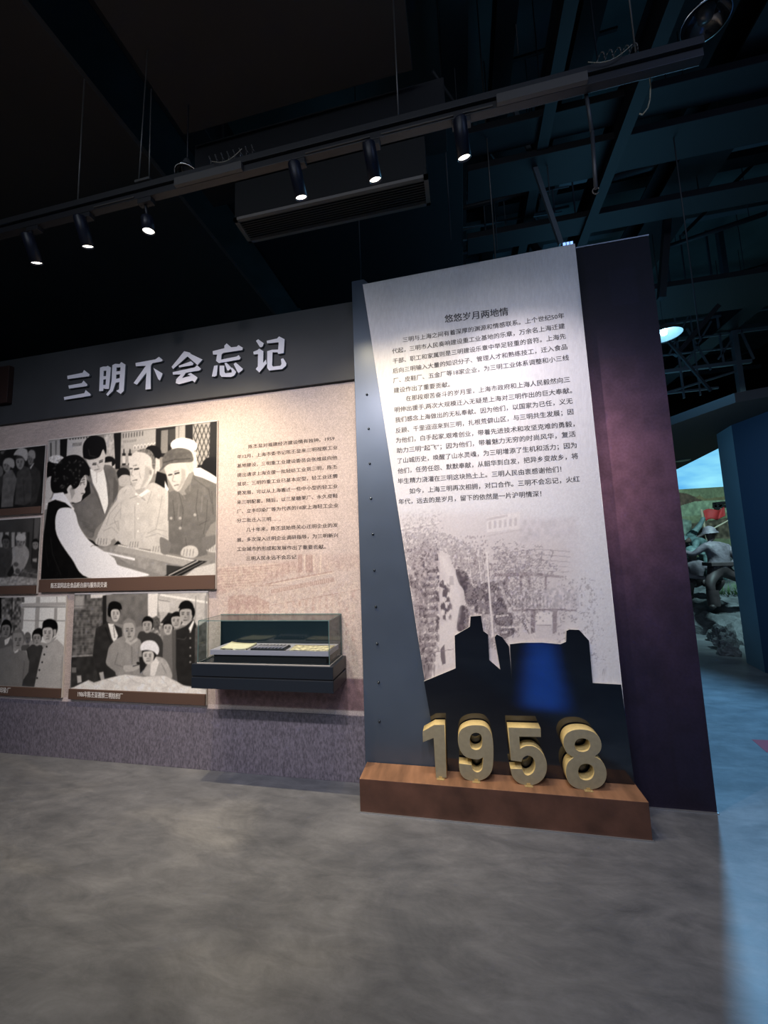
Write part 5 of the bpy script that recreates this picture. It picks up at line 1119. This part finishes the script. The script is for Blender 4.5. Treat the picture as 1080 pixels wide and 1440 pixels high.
RR = dict(pelvis=.16, spine=.15, chest=.18, neck=.06, head=.095, crown=.07, sl=.085, el=.062, wl=.042, hl=.045, sr=.085, er=.065, wr=.045, hr=.045, hipl=.115, kl=.085, al=.062, tl=.050, hipr=.115, kr=.085, ar=.058, tr=.05)
def place(px, py, Y): return on_y(px, py, Y)
p1 = place(1018, 851, 7.3); s1 = figure('soldier_statue', 'statue of a helmeted soldier with a raised knee, nearest the blue wall', (p1.x, p1.y, p1.z-.05), J, EE, RR, ('statue', 'statue_dark', .80, 0)); helmet(s1, Vector((-.06,.05,1.44)), .105, (-.08,.0), 'statue')
MB_ = MB(); MB_.box(-.20, .20, -.15, .16, .80, .87, .01); b_ = MB_.build('belt', M['statue_dark']); b_.parent = s1
rb = MB(); rb.lathe([(.095,0),(.10,.03),(.095,.30)], (-.22,-.11,.06), None, 14); b_ = rb.build('gaiter', M['statue_dark']); b_.parent = s1
# figure 2: crouching soldier
J2 = dict(J); J2.update(pelvis=(0,0,.34), spine=(-.04,-.08,.52), chest=(-.08,-.14,.68), neck=(-.10,-.17,.80), head=(-.12,-.19,.90), crown=(-.12,-.19,1.0), sl=(-.24,-.14,.70), el=(-.30,-.30,.48), wl=(-.12,-.42,.44), hl=(-.04,-.44,.44), sr=(.10,-.16,.68), er=(.26,-.30,.52), wr=(.22,-.44,.42), hr=(.18,-.48,.40),
         hipl=(-.11,.0,.30), kl=(-.30,-.36,.34), al=(-.26,-.22,.07), tl=(-.28,-.34,.04), hipr=(.11,.0,.30), kr=(.34,-.30,.36), ar=(.22,-.10,.07), tr=(.24,-.22,.04))
p2 = place(982, 840, 8.1); s2 = figure('soldier_statue', 'statue of a helmeted soldier crouching left of the raised-knee soldier', (p2.x, p2.y, p2.z), J2, EE, RR, ('statue', 'statue_dark', .42, 0)); helmet(s2, Vector((-.12,-.19,.95)), .118, (0,-.1), 'statue_teal')
# figure 3: stooping soldier with rifle behind
J3 = dict(J); J3.update(pelvis=(.25,0,.80), spine=(.08,-.05,.98), chest=(-.08,-.08,1.06), neck=(-.20,-.10,1.06), head=(-.30,-.12,1.06), crown=(-.38,-.12,1.08), sl=(-.10,-.24,1.02), el=(-.20,-.34,.84), wl=(-.10,-.42,.74), hl=(-.05,-.44,.72), sr=(-.06,.06,1.16), er=(.12,.02,1.36), wr=(.20,-.04,1.54), hr=(.22,-.05,1.60),
         hipl=(.20,-.08,.74), kl=(.10,-.2,.42), al=(.2,-.1,.06), tl=(.1,-.2,.04), hipr=(.30,.08,.74), kr=(.45,.0,.42), ar=(.6,.15,.06), tr=(.5,.1,.04))
p3 = place(985, 822, 9.0); s3 = figure('soldier_statue', 'statue of a stooping teal-grey soldier lifting a rifle, behind the others', (p3.x, p3.y, p3.z), J3, EE, RR, ('statue_teal', 'statue_teal', .5, 0)); helmet(s3, Vector((-.36,-.12,1.08)), .115, (-.7,-.1), 'statue_teal')
# a fourth at the left edge
J4 = dict(J2); p4 = place(960, 800, 9.6); s4 = figure('soldier_statue', 'statue of a pale blue soldier half hidden by the partition edge', (p4.x, p4.y, p4.z-.1), J4, EE, RR, ('statue_teal', 'statue_teal', .3, 0))
# rifle, flag
a = on_y(978, 757, 8.9); b_ = on_y(1024, 732, 8.7); rf_ = empty('rifle', a, 'long rifle held up across the battle scene below the flag', 'rifle')
MB().bar(a, b_, .022, 8, .012).build('barrel', M['pole'], rf_); MB().bar(a-(b_-a).normalized()*.28, a+(b_-a).normalized()*.3, .04, 6, .025).build('stock', M['statue_dark'], rf_)
fl_ = empty('red_flag', on_y(991, 738, 9.6), 'red flag on a pale pole waving behind the soldiers', 'flag')
a = on_y(997, 775, 9.6); b_ = on_y(986, 716, 9.6); MB().bar(a, b_, .022, 8).build('flag_pole', M['pole'], fl_)
bmx = bmesh.new(); V = {}; Q = [on_y(988.5, 718.5, 9.6), on_y(1020, 714, 9.6), on_y(1018, 727, 9.6), on_y(992.5, 733, 9.6)]
for i in range(17):
    for j in range(7):
        u, v = i/16, j/6; p = (Q[0]*(1-u)+Q[1]*u)*(1-v)+(Q[3]*(1-u)+Q[2]*u)*v; V[i,j] = bmx.verts.new((p.x, p.y+.06*math.sin(u*9+v*1.5)*u, p.z+.03*math.sin(u*7)))
for i in range(16):
    for j in range(6): bmx.faces.new((V[i,j],V[i+1,j],V[i+1,j+1],V[i,j+1])).smooth = True
me = bpy.data.meshes.new('flag_cloth'); bmx.to_mesh(me); bmx.free(); fo = link_mesh('flag_cloth', me, M['red'], fl_); fo.modifiers.new('s', 'SOLIDIFY').thickness = .01
# broken timber frame on the hill
tf = empty('timber_frame', on_y(1005, 714, 10.45), 'dark broken timber frame standing on the painted hill', 'timber frame')
for a, b_ in (((1003,708),(1024,706)), ((1003,712),(1024,711)), ((1004,708),(1007,716)), ((1009,716),(1014,709))): MB().bar(on_y(*a, 10.5), on_y(*b_, 10.5), .035, 4, square=True).build('timber', M['black'], tf)
# grass tuft
gt = MB(); base = on_y(1026, 832, 8.3); r = random.Random(2)
for k in range(60):
    a_ = base+Vector((r.uniform(-.16, .22), r.uniform(-.1, .1), -.05)); t_ = a_+Vector((r.uniform(-.10, .10), r.uniform(-.05, .05), r.uniform(.12, .25))); gt.bar(a_, t_, .006, 3, .001)
o = gt.build('grass_tuft', M['grass']); tag(o, 'green grass tuft growing on the rocks beside the soldier', 'grass', None, 'stuff')
# red floor marking at the right edge
P_ = [on_z(1057, 1040, .0), on_z(1100, 1042, .0), on_z(1100, 1062, .0), on_z(1078, 1058, .0)]
MB().prism([(p.x, p.y) for p in P_], 'z', .0004, .0012).build('floor_mark', M['redmark']); tag(bpy.data.objects['floor_mark'], 'red arrow marking stuck on the blue-lit floor at the right edge', 'floor marking')
